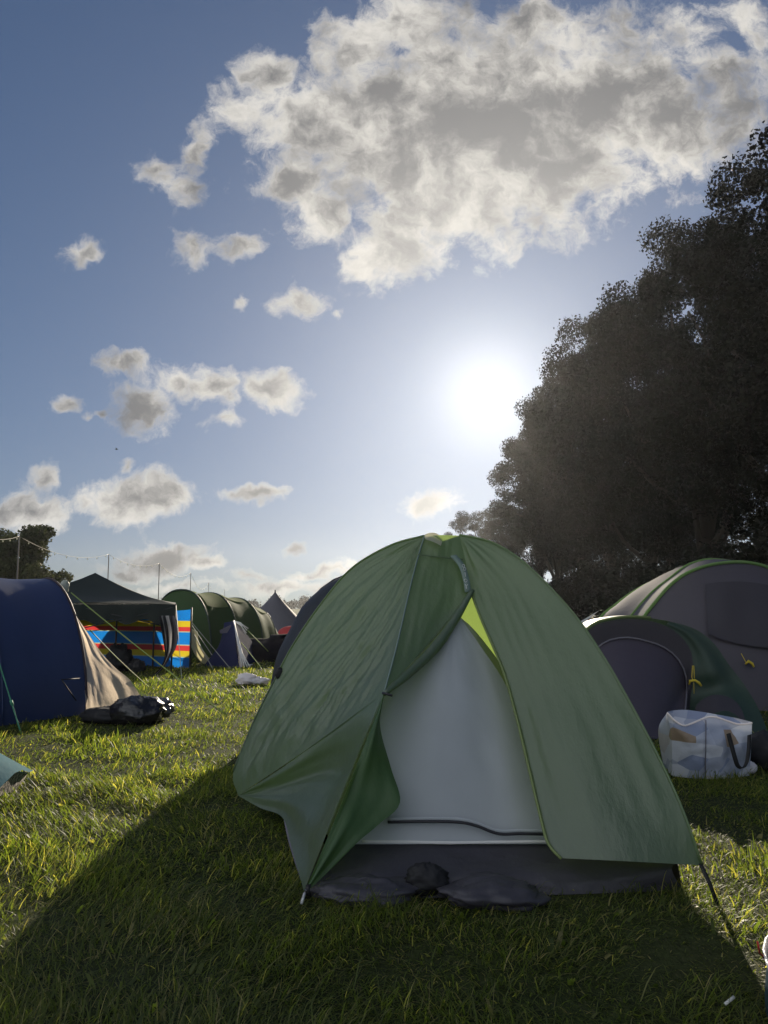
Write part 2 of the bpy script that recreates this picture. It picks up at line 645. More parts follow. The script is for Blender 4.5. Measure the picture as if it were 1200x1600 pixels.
BLU, YEL, RED, PAL = (.012, .22, .72), (.66, .52, .03), (.60, .05, .055), (.45, .55, .35)
WB = [(0, BLU), (.175, PAL), (.19, YEL), (.29, RED), (.385, PAL), (.40, BLU), (.615, PAL), (.63, RED), (.71, YEL), (.815, BLU)]
M['wbreak'] = fabric('striped_windbreak', (.3, .3, .3), trans=.5, rough=.7, bump=.2, var=.06, colornode=stripes(WB, 2, 0.0, 1.08))


def grass_mat():
    m, t, out = new_mat('grass_blades')
    at = t.node('ShaderNodeAttribute')
    at.attribute_name = 'tint'
    cr = t.node('ShaderNodeValToRGB')
    e = cr.color_ramp.elements
    e[0].position, e[0].color = 0.0, (.038, .050, .020, 1)
    e[1].position, e[1].color = 1.0, (.30, .25, .12, 1)
    for p, c in ((.35, (.064, .080, .029, 1)), (.65, (.095, .110, .040, 1)), (.86, (.13, .13, .052, 1)), (.93, (.17, .15, .085, 1))):
        x = e.new(p)
        x.color = c
    t.l.new(at.outputs['Fac'], cr.inputs[0])
    pr = t.node('ShaderNodeBsdfPrincipled')
    t.l.new(cr.outputs[0], pr.inputs['Base Color'])
    pr.inputs['Roughness'].default_value = .5
    pr.inputs['Specular IOR Level'].default_value = .16
    tr = t.node('ShaderNodeBsdfTranslucent')
    t.l.new(t.mix(1.0, cr.outputs[0], (3.7, 4.1, .95, 1), 'MULTIPLY'), tr.inputs[0])
    mx = t.node('ShaderNodeMixShader')
    mx.inputs[0].default_value = .5
    t.l.new(pr.outputs[0], mx.inputs[1])
    t.l.new(tr.outputs[0], mx.inputs[2])
    t.l.new(mx.outputs[0], out.inputs[0])
    return m


def ground_mat():
    m, t, out = new_mat('turf_ground')
    tc = t.node('ShaderNodeTexCoord')
    n1 = t.noise(tc.outputs['Object'], 1.3, 6, .6)
    n2 = t.noise(tc.outputs['Object'], 26, 6, .7)
    n3 = t.noise(tc.outputs['Object'], .05, 4, .5)
    c = t.mix(t.ss(n2, .3, .7), (.018, .026, .009, 1), (.060, .080, .022, 1))
    c = t.mix(t.ss(n1, .35, .75), c, (.045, .052, .020, 1))
    mp = t.node('ShaderNodeMapping')
    t.l.new(tc.outputs['Object'], mp.inputs[0])
    mp.inputs['Scale'].default_value = (1, .25, 1)
    mp.inputs['Rotation'].default_value = (0, 0, .7)
    n4 = t.noise(mp.outputs[0], 130, 5, .7)
    c = t.mix(t.ss(n4, .55, .72), c, (.11, .10, .055, 1))
    c = t.mix(t.ss(n4, .48, .30), c, (.010, .012, .006, 1))
    c = t.mix(t.ss(n3, .4, .7), c, (.065, .085, .022, 1))
    bp = t.node('ShaderNodeBump')
    bp.inputs['Strength'].default_value = .8
    bp.inputs['Distance'].default_value = .05
    t.l.new(n2, bp.inputs['Height'])
    pr = t.node('ShaderNodeBsdfPrincipled')
    t.l.new(c, pr.inputs['Base Color'])
    pr.inputs['Roughness'].default_value = .9
    pr.inputs['Specular IOR Level'].default_value = .1
    t.l.new(bp.outputs[0], pr.inputs['Normal'])
    t.l.new(pr.outputs[0], out.inputs[0])
    return m


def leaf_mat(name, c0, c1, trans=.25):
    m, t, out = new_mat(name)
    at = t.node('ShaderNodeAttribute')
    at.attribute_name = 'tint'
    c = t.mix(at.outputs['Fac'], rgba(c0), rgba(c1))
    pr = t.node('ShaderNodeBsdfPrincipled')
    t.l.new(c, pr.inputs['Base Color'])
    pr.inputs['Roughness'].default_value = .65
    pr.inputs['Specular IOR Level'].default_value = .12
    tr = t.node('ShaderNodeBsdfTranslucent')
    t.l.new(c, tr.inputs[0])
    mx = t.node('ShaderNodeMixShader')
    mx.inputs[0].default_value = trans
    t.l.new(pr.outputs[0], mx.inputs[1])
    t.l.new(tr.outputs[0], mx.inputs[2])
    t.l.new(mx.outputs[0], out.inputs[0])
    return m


M['grass'] = grass_mat()
M['ground'] = ground_mat()
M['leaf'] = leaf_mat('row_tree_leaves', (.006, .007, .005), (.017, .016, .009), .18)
M['leaf2'] = leaf_mat('field_tree_leaves', (.035, .045, .018), (.085, .095, .032), .25)
M['bark'] = fabric('bark', (.045, .036, .028), trans=0, rough=.9, bump=.8, bscale=9, stretch=(2, 2, .5))

# ------------------------------------------------------------------ the ground
def gz(x, y):
    return .018 * mn.noise(V((x * .9, y * .9, 0))) + .012 * mn.noise(V((x * 2.3, y * 2.3, 4))) - .012


def build_ground():
    def axis(lim, fine, step):
        a = list(np.arange(-fine, fine + 1e-6, step))
        x = fine
        s = step
        while x < lim:
            s *= 1.35
            x = min(x + s, lim)
            a.append(x)
            a.insert(0, -x)
        return a
    xs = axis(430, 7, .14)
    ys = list(np.arange(-2, 14, .14))
    y, s = ys[-1], .14
    while y < 440:
        s *= 1.3
        y = min(y + s, 440)
        ys.append(y)
    y, s = -2, .3
    while y > -60:
        s *= 1.5
        y = max(y - s, -60)
        ys.insert(0, y)
    b = MB()
    b.grid([[V((x, y, gz(x, y))) for x in xs] for y in ys])
    o = b.build('ground', M['ground'])
    tag(o, kind='structure')


build_ground()

# ------------------------------------------------------------------ the big green tent
PK = P(692, 839, 4.3)
TL, TR = P(663, 838, 4.22), P(718, 837, 4.22)
S_LEFT = [TL, P(610, 853, 4.30), P(548, 890, 4.42), P(497, 950, 4.52), P(455, 1013, 4.58), P(428, 1065, 4.6), P(398, 1125, 4.62), P(365, 1205, 4.6)]
F_LEFT = [TL, P(650, 882, 4.08), P(638, 930, 3.94), P(621, 1005, 3.76), P(600, 1083, 3.6)]
E_POLE = [TR, P(724, 862, 4.16), P(731, 895, 4.08), P(737, 925, 4.0)]
E_DOOR = [P(737, 925, 4.0), P(752, 965, 3.92), P(775, 1018, 3.8), P(790, 1056, 3.73), P(808, 1120, 3.62), P(825, 1190, 3.5), P(843, 1265, 3.38), P(857, 1316, 3.3), P(878, 1341, 3.25)]
S_RIGHT = [TR, P(762, 846, 4.12), P(805, 869, 4.0), P(853, 912, 3.85), P(902, 967, 3.7), P(945, 1030, 3.57), P(980, 1091, 3.47), P(1015, 1156, 3.37), P(1045, 1217, 3.3), P(1070, 1276, 3.24), P(1096, 1352, 3.2)]
CREASE = [P(372, 1243, 4.5), P(440, 1200, 4.2), P(520, 1142, 3.9), P(600, 1083, 3.6)]


def wr_left(u, v, p):
    # tension creases running up from the pegged corner, crossed by finer crumples
    a = u * 5 + v * 3.4
    b = v * 3 - u * 2.2
    r = .020 * mn.noise(V((a * 2.0, b * .6, 1))) + .026 * (abs(mn.noise(V((a * 3.4, b * 1.1, 5)))) - .25)
    r += .014 * (abs(mn.noise(V((a * 7, b * 2.6, 9)))) - .2) + .010 * (abs(mn.noise(V((u * 9 - v * 6, v * 9 + u * 5, 2)))) - .2)
    m = .45 + .9 * max(0, mn.noise(V((u * 2.3, v * 2.8, 6))) + .3)
    return r * m


def wr_soft(u, v, p):
    return .012 * mn.noise(V((u * 3.2, v * 2.2, 3))) + .006 * mn.noise(V((u * 9, v * 2.0, 8))) + .007 * (abs(mn.noise(V((u * 7 + v * 2, v * 1.7, 4)))) - .2)


def wr_fold(u, v, p):
    return .030 * math.sin(u * 9 + 2 * v) * (.3 + v) * .5 + .012 * mn.noise(V((u * 8, v * 2, 2)))


def build_main_tent():
    root = thing('dome_tent', (.45, 4.2, 0), 'large green two-pole dome tent in the foreground, its door tied open over a pale inner', 'tent')
    fly = MB()
    # left lit panel down to the fold
    bottomA = CREASE
    fly.loft([S_LEFT + [P(372, 1243, 4.5)], [TL, P(631, 868, 4.2), P(595, 920, 4.15), P(550, 1010, 4.1), P(505, 1100, 4.08), P(478, 1172, 4.05)], F_LEFT], 80, 96, wr_left)
    # lower facet under the fold
    hem = [P(372, 1243, 4.5), P(406, 1262, 4.25), P(441, 1277, 4.0), P(456, 1325, 3.6), P(475, 1393, 3.22)]
    mid = [P(372, 1243, 4.5), P(430, 1232, 4.22), P(495, 1214, 3.95), P(530, 1218, 3.70), P(545, 1215, 3.42)]
    fly.loft([CREASE, mid, hem], 26, 50, wr_fold)
    # front panel above the door
    fly.loft([F_LEFT, [P(690, 836, 4.2), P(686, 885, 4.08), P(678, 945, 3.92), P(664, 1012, 3.8)], E_POLE], 24, 30, wr_soft)
    # right panel
    midD = [TR.lerp(TR, 1), P(745, 870, 4.08), P(790, 925, 3.95), P(828, 1000, 3.74), P(862, 1080, 3.58), P(895, 1160, 3.42), P(925, 1240, 3.3), P(948, 1300, 3.22), P(965, 1345, 3.17)]
    fly.loft([E_POLE[:-1] + E_DOOR, midD, S_RIGHT], 44, 70, wr_soft)
    # rear of the dome
    def meridian(bx, by, hz=.12, k=.95):
        top = PK
        pts = []
        for i in range(13):
            s = i / 12 * math.pi / 2
            pts.append(V((top.x + (bx - top.x) * math.sin(s), top.y + (by - top.y) * math.sin(s), hz + (top.z - hz) * math.cos(s) ** k)))
        return pts
    fly.loft([S_LEFT + [P(372, 1243, 4.5)], meridian(-.62, 5.3), meridian(.3, 5.85), meridian(1.15, 5.6), meridian(1.22, 4.85, .1, 1.1), S_RIGHT], 70, 40, wr_soft)
    fo = fly.build('flysheet', M['fly'], root)
    # seams and sleeves
    sm = MB()
    sm.tube([p + V((0, -.012, 0)) for p in catmull(F_LEFT, 30)], .0045)
    sm.build('front_seam', M['seam'], fo)
    sm = MB()
    sm.tube([p + V((0, 0, .004)) for p in catmull(S_RIGHT, 40)], .006)
    sm.build('pole_sleeve', M['fly'], fo)
    sm = MB()
    sm.tube([p + V((0, 0, .003)) for p in catmull(S_LEFT, 40)], .006)
    sm.build('pole_sleeve', M['fly'], fo)
    sm = MB()
    sm.strip([p + V((-.004, -.014, 0)) for p in catmull([P(709, 868, 4.1), P(722, 884, 4.06), P(729, 905, 4.02), P(732, 925, 3.985)], 12)], (.016, 0, .003), .002)
    tape = sm.build('name_tape', M['seam'], root)
    mk = MB()  # small pale marks printed on the tape
    y0 = 4.02
    for (mx, my) in ((724, 884), (726, 889)):
        c = P(mx, my, 4.028 if my < 887 else 4.022)
        mk.tube([c + V((.0065 * math.cos(a / 10 * 2 * math.pi), 0, .0075 * math.sin(a / 10 * 2 * math.pi))) for a in range(11)], .0016, 4)
    mk.tube([P(726.5, 894, 4.012), P(727.5, 901, 4.0)], .0018, 4)
    c = P(727.5, 907, 3.995)
    mk.tube([c + V((.008 * math.cos(a / 10 * 2 * math.pi), 0, .008 * math.sin(a / 10 * 2 * math.pi))) for a in range(11)], .0016, 4)
    mk.tube([P(727, 913, 3.985), P(728.5, 916, 3.98), P(731, 913, 3.98)], .0016, 4)
    mk.tube([P(728.5, 916, 3.98), P(729, 920, 3.975)], .0016, 4)
    mk.build('printed_letters', M['cord'], tape)
    cs = MB()
    cs.tube(catmull([P(652, 866, 4.11), P(683, 870, 4.1), P(724, 874, 4.11)], 16), .0035, 5)
    cs.build('cross_seam', M['fly'], fo)
    pp = MB()
    pp.tube([p + V((-.004, -.006, 0)) for p in catmull(E_DOOR, 50)], .0065)
    pp.build('door_piping', M['piping'], root)
    # vent cap at the peak
    cap = MB()
    cap.loft([[P(662, 837, 4.22), P(669, 833, 4.24), P(681, 833, 4.25), P(692, 841, 4.22)],
              [P(665, 843, 4.14), P(672, 845, 4.13), P(680, 848, 4.12), P(689, 853, 4.11)]], 6, 12)
    cap.build('vent_cap', M['cap'], root)
    # rolled-up door edge and its toggle
    ro = MB()
    path = catmull([P(738, 922, 3.99), P(712, 965, 3.92), P(680, 1010, 3.83), P(640, 1050, 3.72), P(600, 1084, 3.59)], 26)
    ro.tube([p + V((0, -.01, 0)) for p in path], [.012 + .016 * math.sin(math.pi * i / 26) + .003 * mn.noise(p * 9) for i, p in enumerate(path)], 8)
    ro.build('rolled_door', M['fly'], root)
    tg = MB()
    tg.tube([P(598, 1083, 3.57), P(604, 1084, 3.54), P(613, 1087, 3.53)], .006)
    tg.build('toggle', M['zip'], root)
    # door flap hanging by the left seam
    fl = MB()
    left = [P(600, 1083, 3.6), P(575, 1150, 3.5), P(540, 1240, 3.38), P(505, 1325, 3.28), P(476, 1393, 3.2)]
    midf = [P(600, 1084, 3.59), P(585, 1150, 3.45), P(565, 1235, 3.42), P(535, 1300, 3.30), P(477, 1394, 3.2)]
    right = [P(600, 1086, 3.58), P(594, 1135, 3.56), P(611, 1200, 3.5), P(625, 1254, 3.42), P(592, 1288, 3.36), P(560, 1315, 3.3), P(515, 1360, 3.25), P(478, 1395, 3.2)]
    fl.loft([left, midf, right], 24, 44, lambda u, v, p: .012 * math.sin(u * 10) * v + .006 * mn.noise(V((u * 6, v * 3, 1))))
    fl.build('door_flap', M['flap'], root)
    # inner tent
    inn = MB()
    edL = [P(706, 958, 3.97), P(660, 1010, 3.9), P(600, 1090, 3.82), P(560, 1200, 3.68), P(528, 1319, 3.5)]
    edM = [P(710, 957, 3.96), P(708, 1040, 3.82), P(705, 1130, 3.68), P(703, 1220, 3.57), P(701, 1319, 3.47)]
    edR = [P(714, 958, 3.97), P(752, 1012, 3.93), P(790, 1070, 3.88), P(838, 1180, 3.74), P(880, 1319, 3.52)]
    inn.loft([edL, edM, edR], 30, 44, lambda u, v, p: .014 * mn.noise(V((u * 3, v * 2.5, 4))) + .008 * mn.noise(V((u * 8, v * 1.3, 7))) + .012 * (abs(mn.noise(V((u * 5 - v * 3, v * 2.4 + u * 2, 3)))) - .2))
    ap = P(710, 957, 3.97)

    def mer(bx, by):
        pts = []
        for i in range(9):
            q = i / 8
            pts.append(V((ap.x + (bx - ap.x) * q, ap.y + (by - ap.y) * q, .05 + (ap.z - .05) * (1 - q ** 1.25))))
        return pts
    inn.loft([edL, mer(-.48, 4.55), mer(.2, 5.2), mer(1.1, 4.8), edR], 40, 24, wr_soft)
    io = inn.build('inner_tent', M['inner'], root)
    hb = MB()
    hb.strip([p + V((0, -.006, 0)) for p in catmull([P(566, 1314, 3.50), P(640, 1315, 3.485), P(701, 1316, 3.465), P(780, 1315, 3.478), P(862, 1314, 3.50)], 30)], (0, .002, .006), .002)
    hb.build('hem', M['cord'], io)
    zf = MB()
    zf.strip([p + V((0, -.004, .013)) for p in catmull([P(606, 1284, 3.50), P(660, 1283, 3.485), P(715, 1284, 3.475), P(745, 1290, 3.475), P(778, 1302, 3.475), P(815, 1302, 3.485), P(862, 1303, 3.5)], 40)], (0, .002, .007), .0015)
    zf.build('zip_flap', M['inner'], io)
    zp = MB()
    zp.tube([p + V((0, -.006, 0)) for p in catmull([P(606, 1284, 3.50), P(660, 1283, 3.485), P(715, 1284, 3.475), P(745, 1290, 3.475), P(778, 1302, 3.475), P(815, 1302, 3.485), P(862, 1303, 3.5)], 40)], .007)
    zp.build('zip', M['zip'], io)
    # groundsheet
    gs = MB()
    FL, FR, BR, BL = V((-.33, 3.27, 0)), V((1.23, 3.33, 0)), V((1.3, 4.6, 0)), V((-.55, 4.6, 0))
    up = V((0, 0, .125))
    fl2, fr2 = P(505, 1319, 3.52), P(905, 1319, 3.54)
    gs.loft([[fl2, P(600, 1319, 3.505), P(701, 1320, 3.475), P(860, 1320, 3.52), fr2, P(985, 1322, 3.5), P(1058, 1345, 3.36)],
             [FL + V((.04, .02, .06)), V((.2, 3.31, .055)), V((.8, 3.34, .06)), FR + V((-.04, 0, .07))],
             [FL + V((.02, 0, -.01)), V((.2, 3.25, -.01)), V((.8, 3.29, -.01)), FR + V((0, 0, -.01))]], 16, 50,
            lambda u, v, p: .018 * mn.noise(V((u * 3, v * 9, 1))) + .006 * mn.noise(V((u * 7, v * 22, 1))))
    gs.loft([[BL, FL + V((.02, 0, -.01))], [BL + up, FL + V((.08, .18, .125))]], 4, 12)
    gs.loft([[FR + V((0, 0, -.01)), BR], [P(1058, 1345, 3.36), BR + up]], 4, 12)
    gs.loft([[BL, BR], [BL + up, BR + up]], 4, 12)
    gs.build('groundsheet', M['sheet'], root)
    sk = MB()
    sk.loft([[P(443, 1279, 3.98), P(452, 1320, 3.7), P(473, 1385, 3.3)], [P(462, 1288, 3.9), P(484, 1320, 3.66), P(492, 1398, 3.26)]], 8, 16,
            lambda u, v, p: .01 * mn.noise(V((u * 4, v * 6, 1))))
    sk.build('side_skirt', M['lilac'], root)
    # pegs and pegging straps
    pg = MB()
    pg.tube([P(478, 1390, 3.2), P(476, 1396, 3.2), G(471, 1412)], .006, 6)
    pg.build('tent_peg', M['metal'], root)
    st = MB()
    st.strip([P(1094, 1349, 3.2), P(1108, 1378, 3.18), G(1122, 1416)], (.007, 0, .002), .003)
    st.build('peg_strap', M['strap'], root)
    st = MB()
    st.strip([P(482, 1382, 3.21), P(480, 1392, 3.2), G(484, 1404)], (.010, 0, .002), .003)
    st.build('peg_strap', M['strap'], root)
    bk = MB()
    bk.lump(P(437, 1052, 4.58), (.03, .02, .035), 3, .2)
    bk.build('buckle', M['black'], root)
    gl = MB()
    gl.tube([P(436, 1046, 4.6), P(429, 1070, 4.7), P(422, 1096, 4.75)], .006)
    gl.build('guy_strap', M['strap'], root)


build_main_tent()


def simple(name, mb, mat, label, cat, origin, group=None):
    o = mb.build(name, mat, origin=origin)
    return tag(o, label, cat, group)


# things at the mouth of the big tent
b = MB()
c = G(572, 1398)
b.lump(c + V((0, -.02, .022)), (.21, .10, .050), 1, .34, 1.5, nu=30, nv=44, floor=-.01)
simple('stuff_sack', b, M['sheet'], 'long slumped dark grey sack at the tent mouth, near the steel peg', 'bag', c)
b = MB()
c = G(768, 1404)
b.lump(c + V((0, -.02, .025)), (.20, .12, .055), 2, .34, 1.5, nu=30, nv=44, floor=-.01)
simple('stuff_sack', b, M['sheet'], 'slumped dark grey sack at the tent mouth, right of the black pouch', 'bag', c)
b = MB()
c = G(668, 1396)
b.lump(c + V((0, 0, .055)), (.088, .05, .062), 4, .3, 1.8, nu=24, nv=34, floor=-.005, sharp=True)
simple('pouch', b, M['black'], 'rounded black pouch lying between two grey sacks at the tent mouth', 'pouch', c)


def dome(mb, cx, cyy, rx, ry, h, n=4, pull=.1, rot=0.0, k=1.0, nu=40, nv=22, seed=0, amp=.01, base=0.0, pw=1.0):
    rows = []
    for i in range(nv + 1):
        s = i / nv * math.pi / 2
        r = []
        for j in range(nu + 1):
            a = 2 * math.pi * (j % nu) / nu
            f = 1 - pull * (1 - abs(math.cos(a * n / 2))) * math.sin(s)
            x, y = rx * math.cos(a) * math.sin(s) ** pw * f, ry * math.sin(a) * math.sin(s) ** pw * f
            xr, yr = x * math.cos(rot) - y * math.sin(rot), x * math.sin(rot) + y * math.cos(rot)
            p = V((cx + xr, cyy + yr, base + (h - base) * max(math.cos(s), 0) ** k))
            p += V((math.cos(a + rot), math.sin(a + rot), .3)) * amp * mn.noise(V((p.x * 3, p.y * 3, p.z * 3 + seed)))
            p.z = max(p.z, base)
            r.append(p)
        rows.append(r)
    return mb.grid(rows)


# dark tent peeking out behind the big tent
root = thing('dome_tent', (-.25, 7.0, 0), 'dark blue-grey dome tent mostly hidden behind the left edge of the big green tent', 'tent')
b = MB()
dome(b, -.22, 7.0, .82, .8, 1.44, 4, .06, .5, .85, seed=3, amp=.02)
b.build('flysheet', M['darktent'], root)
b = MB()
arc = [V((-.22 + .84 * math.cos(a) * math.cos(2.75), 7.0 + .82 * math.cos(a) * math.sin(2.75) - .05, 1.45 * math.sin(a) ** .85 if math.sin(a) > 0 else 0)) for a in [i / 20 * math.pi for i in range(21)]]
b.tube(arc, .012)
b.build('pole_sleeve', M['black'], root)
root = thing('low_tent', (-2.35, 16.9, 0), 'low black tent between the small navy tent and the big green tent', 'tent')
b = MB()
dome(b, -2.35, 16.9, .95, .6, .52, 4, .05, .2, .7, seed=6, amp=.20)
b.build('flysheet', M['blacktent'], root)

# ------------------------------------------------------------------ blue tunnel tent, left
def hoop(near, far, top, n=24, k=.8):
    """an arch from near foot over top to far foot"""
    near, far, top = V(near), V(far), V(top)
    pts = []
    c = (near + far) / 2
    half = (near - far) / 2
    for i in range(n + 1):
        a = math.pi * i / n
        ca, sa = math.cos(a), math.sin(a)
        p = c + half * (abs(ca) ** k * (1 if ca > 0 else -1)) + V((top.x - c.x, top.y - c.y, 0)) * sa + V((0, 0, top.z)) * (max(sa, 0) ** k)
        pts.append(p)
    return pts


def build_blue():
    A0 = G(133, 1116)
    ax = V((.53, .85, 0)).normalized()
    cr = V((-.85, .53, 0))
    root = thing('tunnel_tent', A0 + cr * .8, 'navy blue tunnel tent with a beige porch sheet at the left edge', 'tent')

    def H(off, w=1.62, h=1.47, k=1.08, lean=0.0):
        n = A0 + ax * off
        return hoop(n, n + cr * w, n + cr * (w / 2) + V((0, 0, h)) + ax * lean, 26, k)
    fly = MB()
    fly.loft([H(-3.6, 1.3, .45), H(-2.9, 1.55, 1.15), H(-1.95, 1.7, 1.52), H(-.95, 1.72, 1.53), H(-.45, 1.68, 1.46), H(0)], 50, 40,
             lambda u, v, p: .012 * mn.noise(p * 2.2) + .006 * mn.noise(p * 6))
    fo = fly.build('flysheet', M['blue'], root)
    for off, w, h in ((-.95, 1.72, 1.545), (-1.95, 1.7, 1.535)):
        s = MB()
        s.tube([p + V((.012, -.01, .004)) for p in H(off, w, h)], .010)
        s.build('pole_sleeve', M['blue'], fo)
    s = MB()
    s.tube([p + ax * .012 + V((.006, -.006, .006)) for p in H(0)], .014)
    s.build('hoop_trim', M['bluetrim'], root)
    # a zipped triangular side pocket seam
    s = MB()
    s.tube([P(96, 1062, 8.05), P(124, 1060, 8.3)], .006)
    s.tube([P(97, 1063, 8.05), P(119, 1095, 8.2)], .006)
    s.build('side_seam', M['black'], root)
    # front door cloth
    hp = H(0)
    d = MB()
    base = [hp[0].lerp(hp[-1], i / 26) for i in range(27)]
    d.grid([[hp[j].lerp(base[26 - j] if False else base[j], i / 6) + ax * .02 for j in range(27)] for i in range(7)])
    d.build('front_door', M['blue'], root)
    # beige porch side sheet
    pk = P(119, 966, 8.74)
    s = MB()
    e0 = [pk, P(125, 1010, 8.62), P(131, 1060, 8.52), P(135, 1116, 8.42)]
    e1 = [pk + V((.01, .02, 0)), P(140, 993, 8.8), P(160, 1022, 8.88), P(182, 1045, 8.95), P(203, 1062, 9.05), P(215, 1080, 9.02), P(224, 1098, 8.95)]
    s.loft([e0, [pk, P(140, 1028, 8.72), P(160, 1070, 8.7), P(175, 1108, 8.62)], e1], 26, 34,
           lambda u, v, p: .035 * mn.noise(V((u * 7 + v * 3, v * 2, 4))) * (.4 + v) + .015 * mn.noise(V((u * 14, v * 4, 1))))
    s.build('porch_sheet', M['beige'], root)
    for a, e in ((P(111, 926, 9.0), G(356, 1119)), (P(140, 984, 9.6), G(233, 1074)), (P(203, 1063, 9.06), G(246, 1108))):
        g = MB()
        g.tube([a.lerp(e, i / 12) - V((0, 0, .02 * math.sin(math.pi * i / 12))) for i in range(13)], .0065, 5)
        g.build('guy_line', M['lime'], root)
    g = MB()
    a, e = P(-6, 1020, 7.4), G(33, 1146)
    g.tube([a.lerp(e, i / 8) for i in range(9)], .0075, 5)
    g.tube([a.lerp(e, .60), a.lerp(e, .66)], .014, 6)
    g.build('guy_line', M['tealline'], root)
    # bundle of pale cloth tied at the hoop
    g = MB()
    g.lump(P(101, 917, 9.0), (.05, .05, .08), 2, .3)
    g.build('tied_bundle', M['paleline'], root)


build_blue()
c = G(208, 1133)
b = MB()
b.lump(c + V((0, .1, .11)), (.27, .2, .16), 5, .3, 1.7, nu=26, nv=36, floor=-.01, sharp=True)
simple('bin_bag', b, M['binbag'], 'crumpled black bin bag on the grass in front of the beige porch', 'bag', c)
c = G(238, 1124)
b = MB()
b.lump(c + V((0, .12, .09)), (.18, .15, .11), 9, .35, 1.9, nu=24, nv=32, floor=-.01, sharp=True)
simple('bin_bag', b, M['silverbag'], 'shiny grey plastic bag right beside the black bin bag by the beige porch', 'bag', c)
c = G(158, 1132)
b = MB()
b.lump(c + V((0, .2, .06)), (.30, .2, .09), 12, .3, 1.9, nu=20, nv=30, floor=-.01, sharp=True)
simple('holdall', b, M['black'], 'flat black bag in shade under the lower edge of the beige porch sheet', 'bag', c)

# ------------------------------------------------------------------ gazebo
def build_gazebo():
    FR = P(274, 948, 13.6)
    FR.z = 0
    dr = V((-.256, .967, 0))
    dl = V((-.967, -.256, 0))
    S = 3.0
    BR, FL = FR + dr * S, FR + dl * S
    BL = FL + dr * S
    ctr = (FR + BL) / 2
    root = thing('gazebo', ctr, 'black pop-up gazebo on thin legs beside the navy tunnel tent', 'gazebo')
    ze = 1.17
    apex = P(146, 897, ctr.y)
    apex = V((ctr.x, ctr.y, apex.z))
    r = MB()
    cs = [FL, FR, BR, BL, FL]
    N = 14
    for a, c in zip(cs, cs[1:]):
        rows = []
        for i in range(N + 1):
            s = i / N
            row = []
            for j in range(N + 1):
                e = a.lerp(c, j / N) + V((0, 0, ze + .03 * math.sin(math.pi * j / N)))
                p = apex.lerp(e, s)
                p.z -= .10 * math.sin(math.pi * s) * (.6 + .4 * math.sin(math.pi * j / N)) - .02
                p.z += .012 * mn.noise(p * 3)
                row.append(p)
            rows.append(row)
        r.grid(rows)
    ro = r.build('canopy', M['gazebo'], root)
    v = MB()
    for a, c in zip(cs, cs[1:]):
        out = ((a + c) / 2 - ctr).normalized() * .01
        rows = []
        for i in range(5):
            rows.append([a.lerp(c, j / 40) + out + V((0, 0, ze + .02 - .30 * i / 4 * (1 + .13 * math.sin(j * .9) + .1 * mn.noise(V((j * .3, a.x, 0)))))) + out * (i * .6 * math.sin(j * 1.1)) for j in range(41)])
        v.grid(rows)
    v.build('valance', M['gazebo'], root)
    for q in (FL, FR, BR, BL):
        l = MB()
        q2 = q + (ctr - q).normalized() * .05
        l.tube([q2 + V((0, 0, -.02)), q2 + V((0, 0, ze))], .016, 6)
        l.tube([q2 + V((0, 0, -.02)), q2 + V((0, 0, .02))], .04, 6)
        l.build('leg', M['pole'], root)
    t = MB()
    for a, c in ((FL, FR), (FR, BR), (BR, BL), (BL, FL)):
        a2, c2, m = a + V((0, 0, ze - .02)), c + V((0, 0, ze - .02)), (a + c) / 2
        t.tube([a2, m + V((0, 0, ze - .38)), c2], .010, 5)
        t.tube([a2 - V((0, 0, .38)), m + V((0, 0, ze - .04)), c2 - V((0, 0, .38))], .010, 5)
    t.build('scissor_frame', M['pole'], root)
    # hanging guy from the front corner
    g = MB()
    a = FR + V((.02, -.04, ze))
    g.tube([a, G(284, 1061)], .006, 5)
    g.build('guy_line', M['paleline'], root)
    return FR, ze


FRc, ZE = build_gazebo()
# striped cloth hanging at the gazebo corner, gathered at its foot
c = FRc + V((-.07, -.10, 0))
b_l, b_w, b_g = MB(), MB(), MB()
cl = [P(248, 962, 13.5), P(253, 990, 13.48), P(257, 1015, 13.46), P(256, 1032, 13.45), P(248, 1046, 13.42), P(238, 1055, 13.4)]
crr = [P(274, 962, 13.5), P(279, 985, 13.48), P(275, 1012, 13.46), P(263, 1032, 13.45), P(253, 1047, 13.42), P(242, 1057, 13.4)]


def strp(t, tc):
    s = t.node('ShaderNodeAttribute')
    s.attribute_name = 'tint'
    cr = t.node('ShaderNodeValToRGB')
    cr.color_ramp.interpolation = 'CONSTANT'
    e = cr.color_ramp.elements
    e[0].position, e[0].color = 0, (.015, .015, .02, 1)
    e[1].position, e[1].color = .14, (.20, .20, .21, 1)
    for p, cc in ((.24, (.015, .015, .02, 1)), (.40, (.55, .52, .50, 1)), (.60, (.015, .015, .02, 1)), (.76, (.08, .08, .10, 1)), (.92, (.015, .015, .02, 1))):
        e.new(p).color = cc
    t.l.new(s.outputs['Fac'], cr.inputs[0])
    return cr.outputs[0]


M['bstripe'] = fabric('black_white_stripe', (.2, .2, .2), trans=.25, rough=.7, var=.05, colornode=strp)
nb = MB()
nb.loft([cl, crr], 40, 24, lambda u, v, p: .05 * math.sin(u * 16) * (1 - .5 * v))
o = simple('striped_towel', nb, M['bstripe'], 'black and white striped cloth hanging from the gazebo corner', 'cloth', c)
a = o.data.attributes.new('tint', 'FLOAT', 'POINT')
a.data.foreach_set('value', [i // 25 / 40 for i in range(41 * 25)])

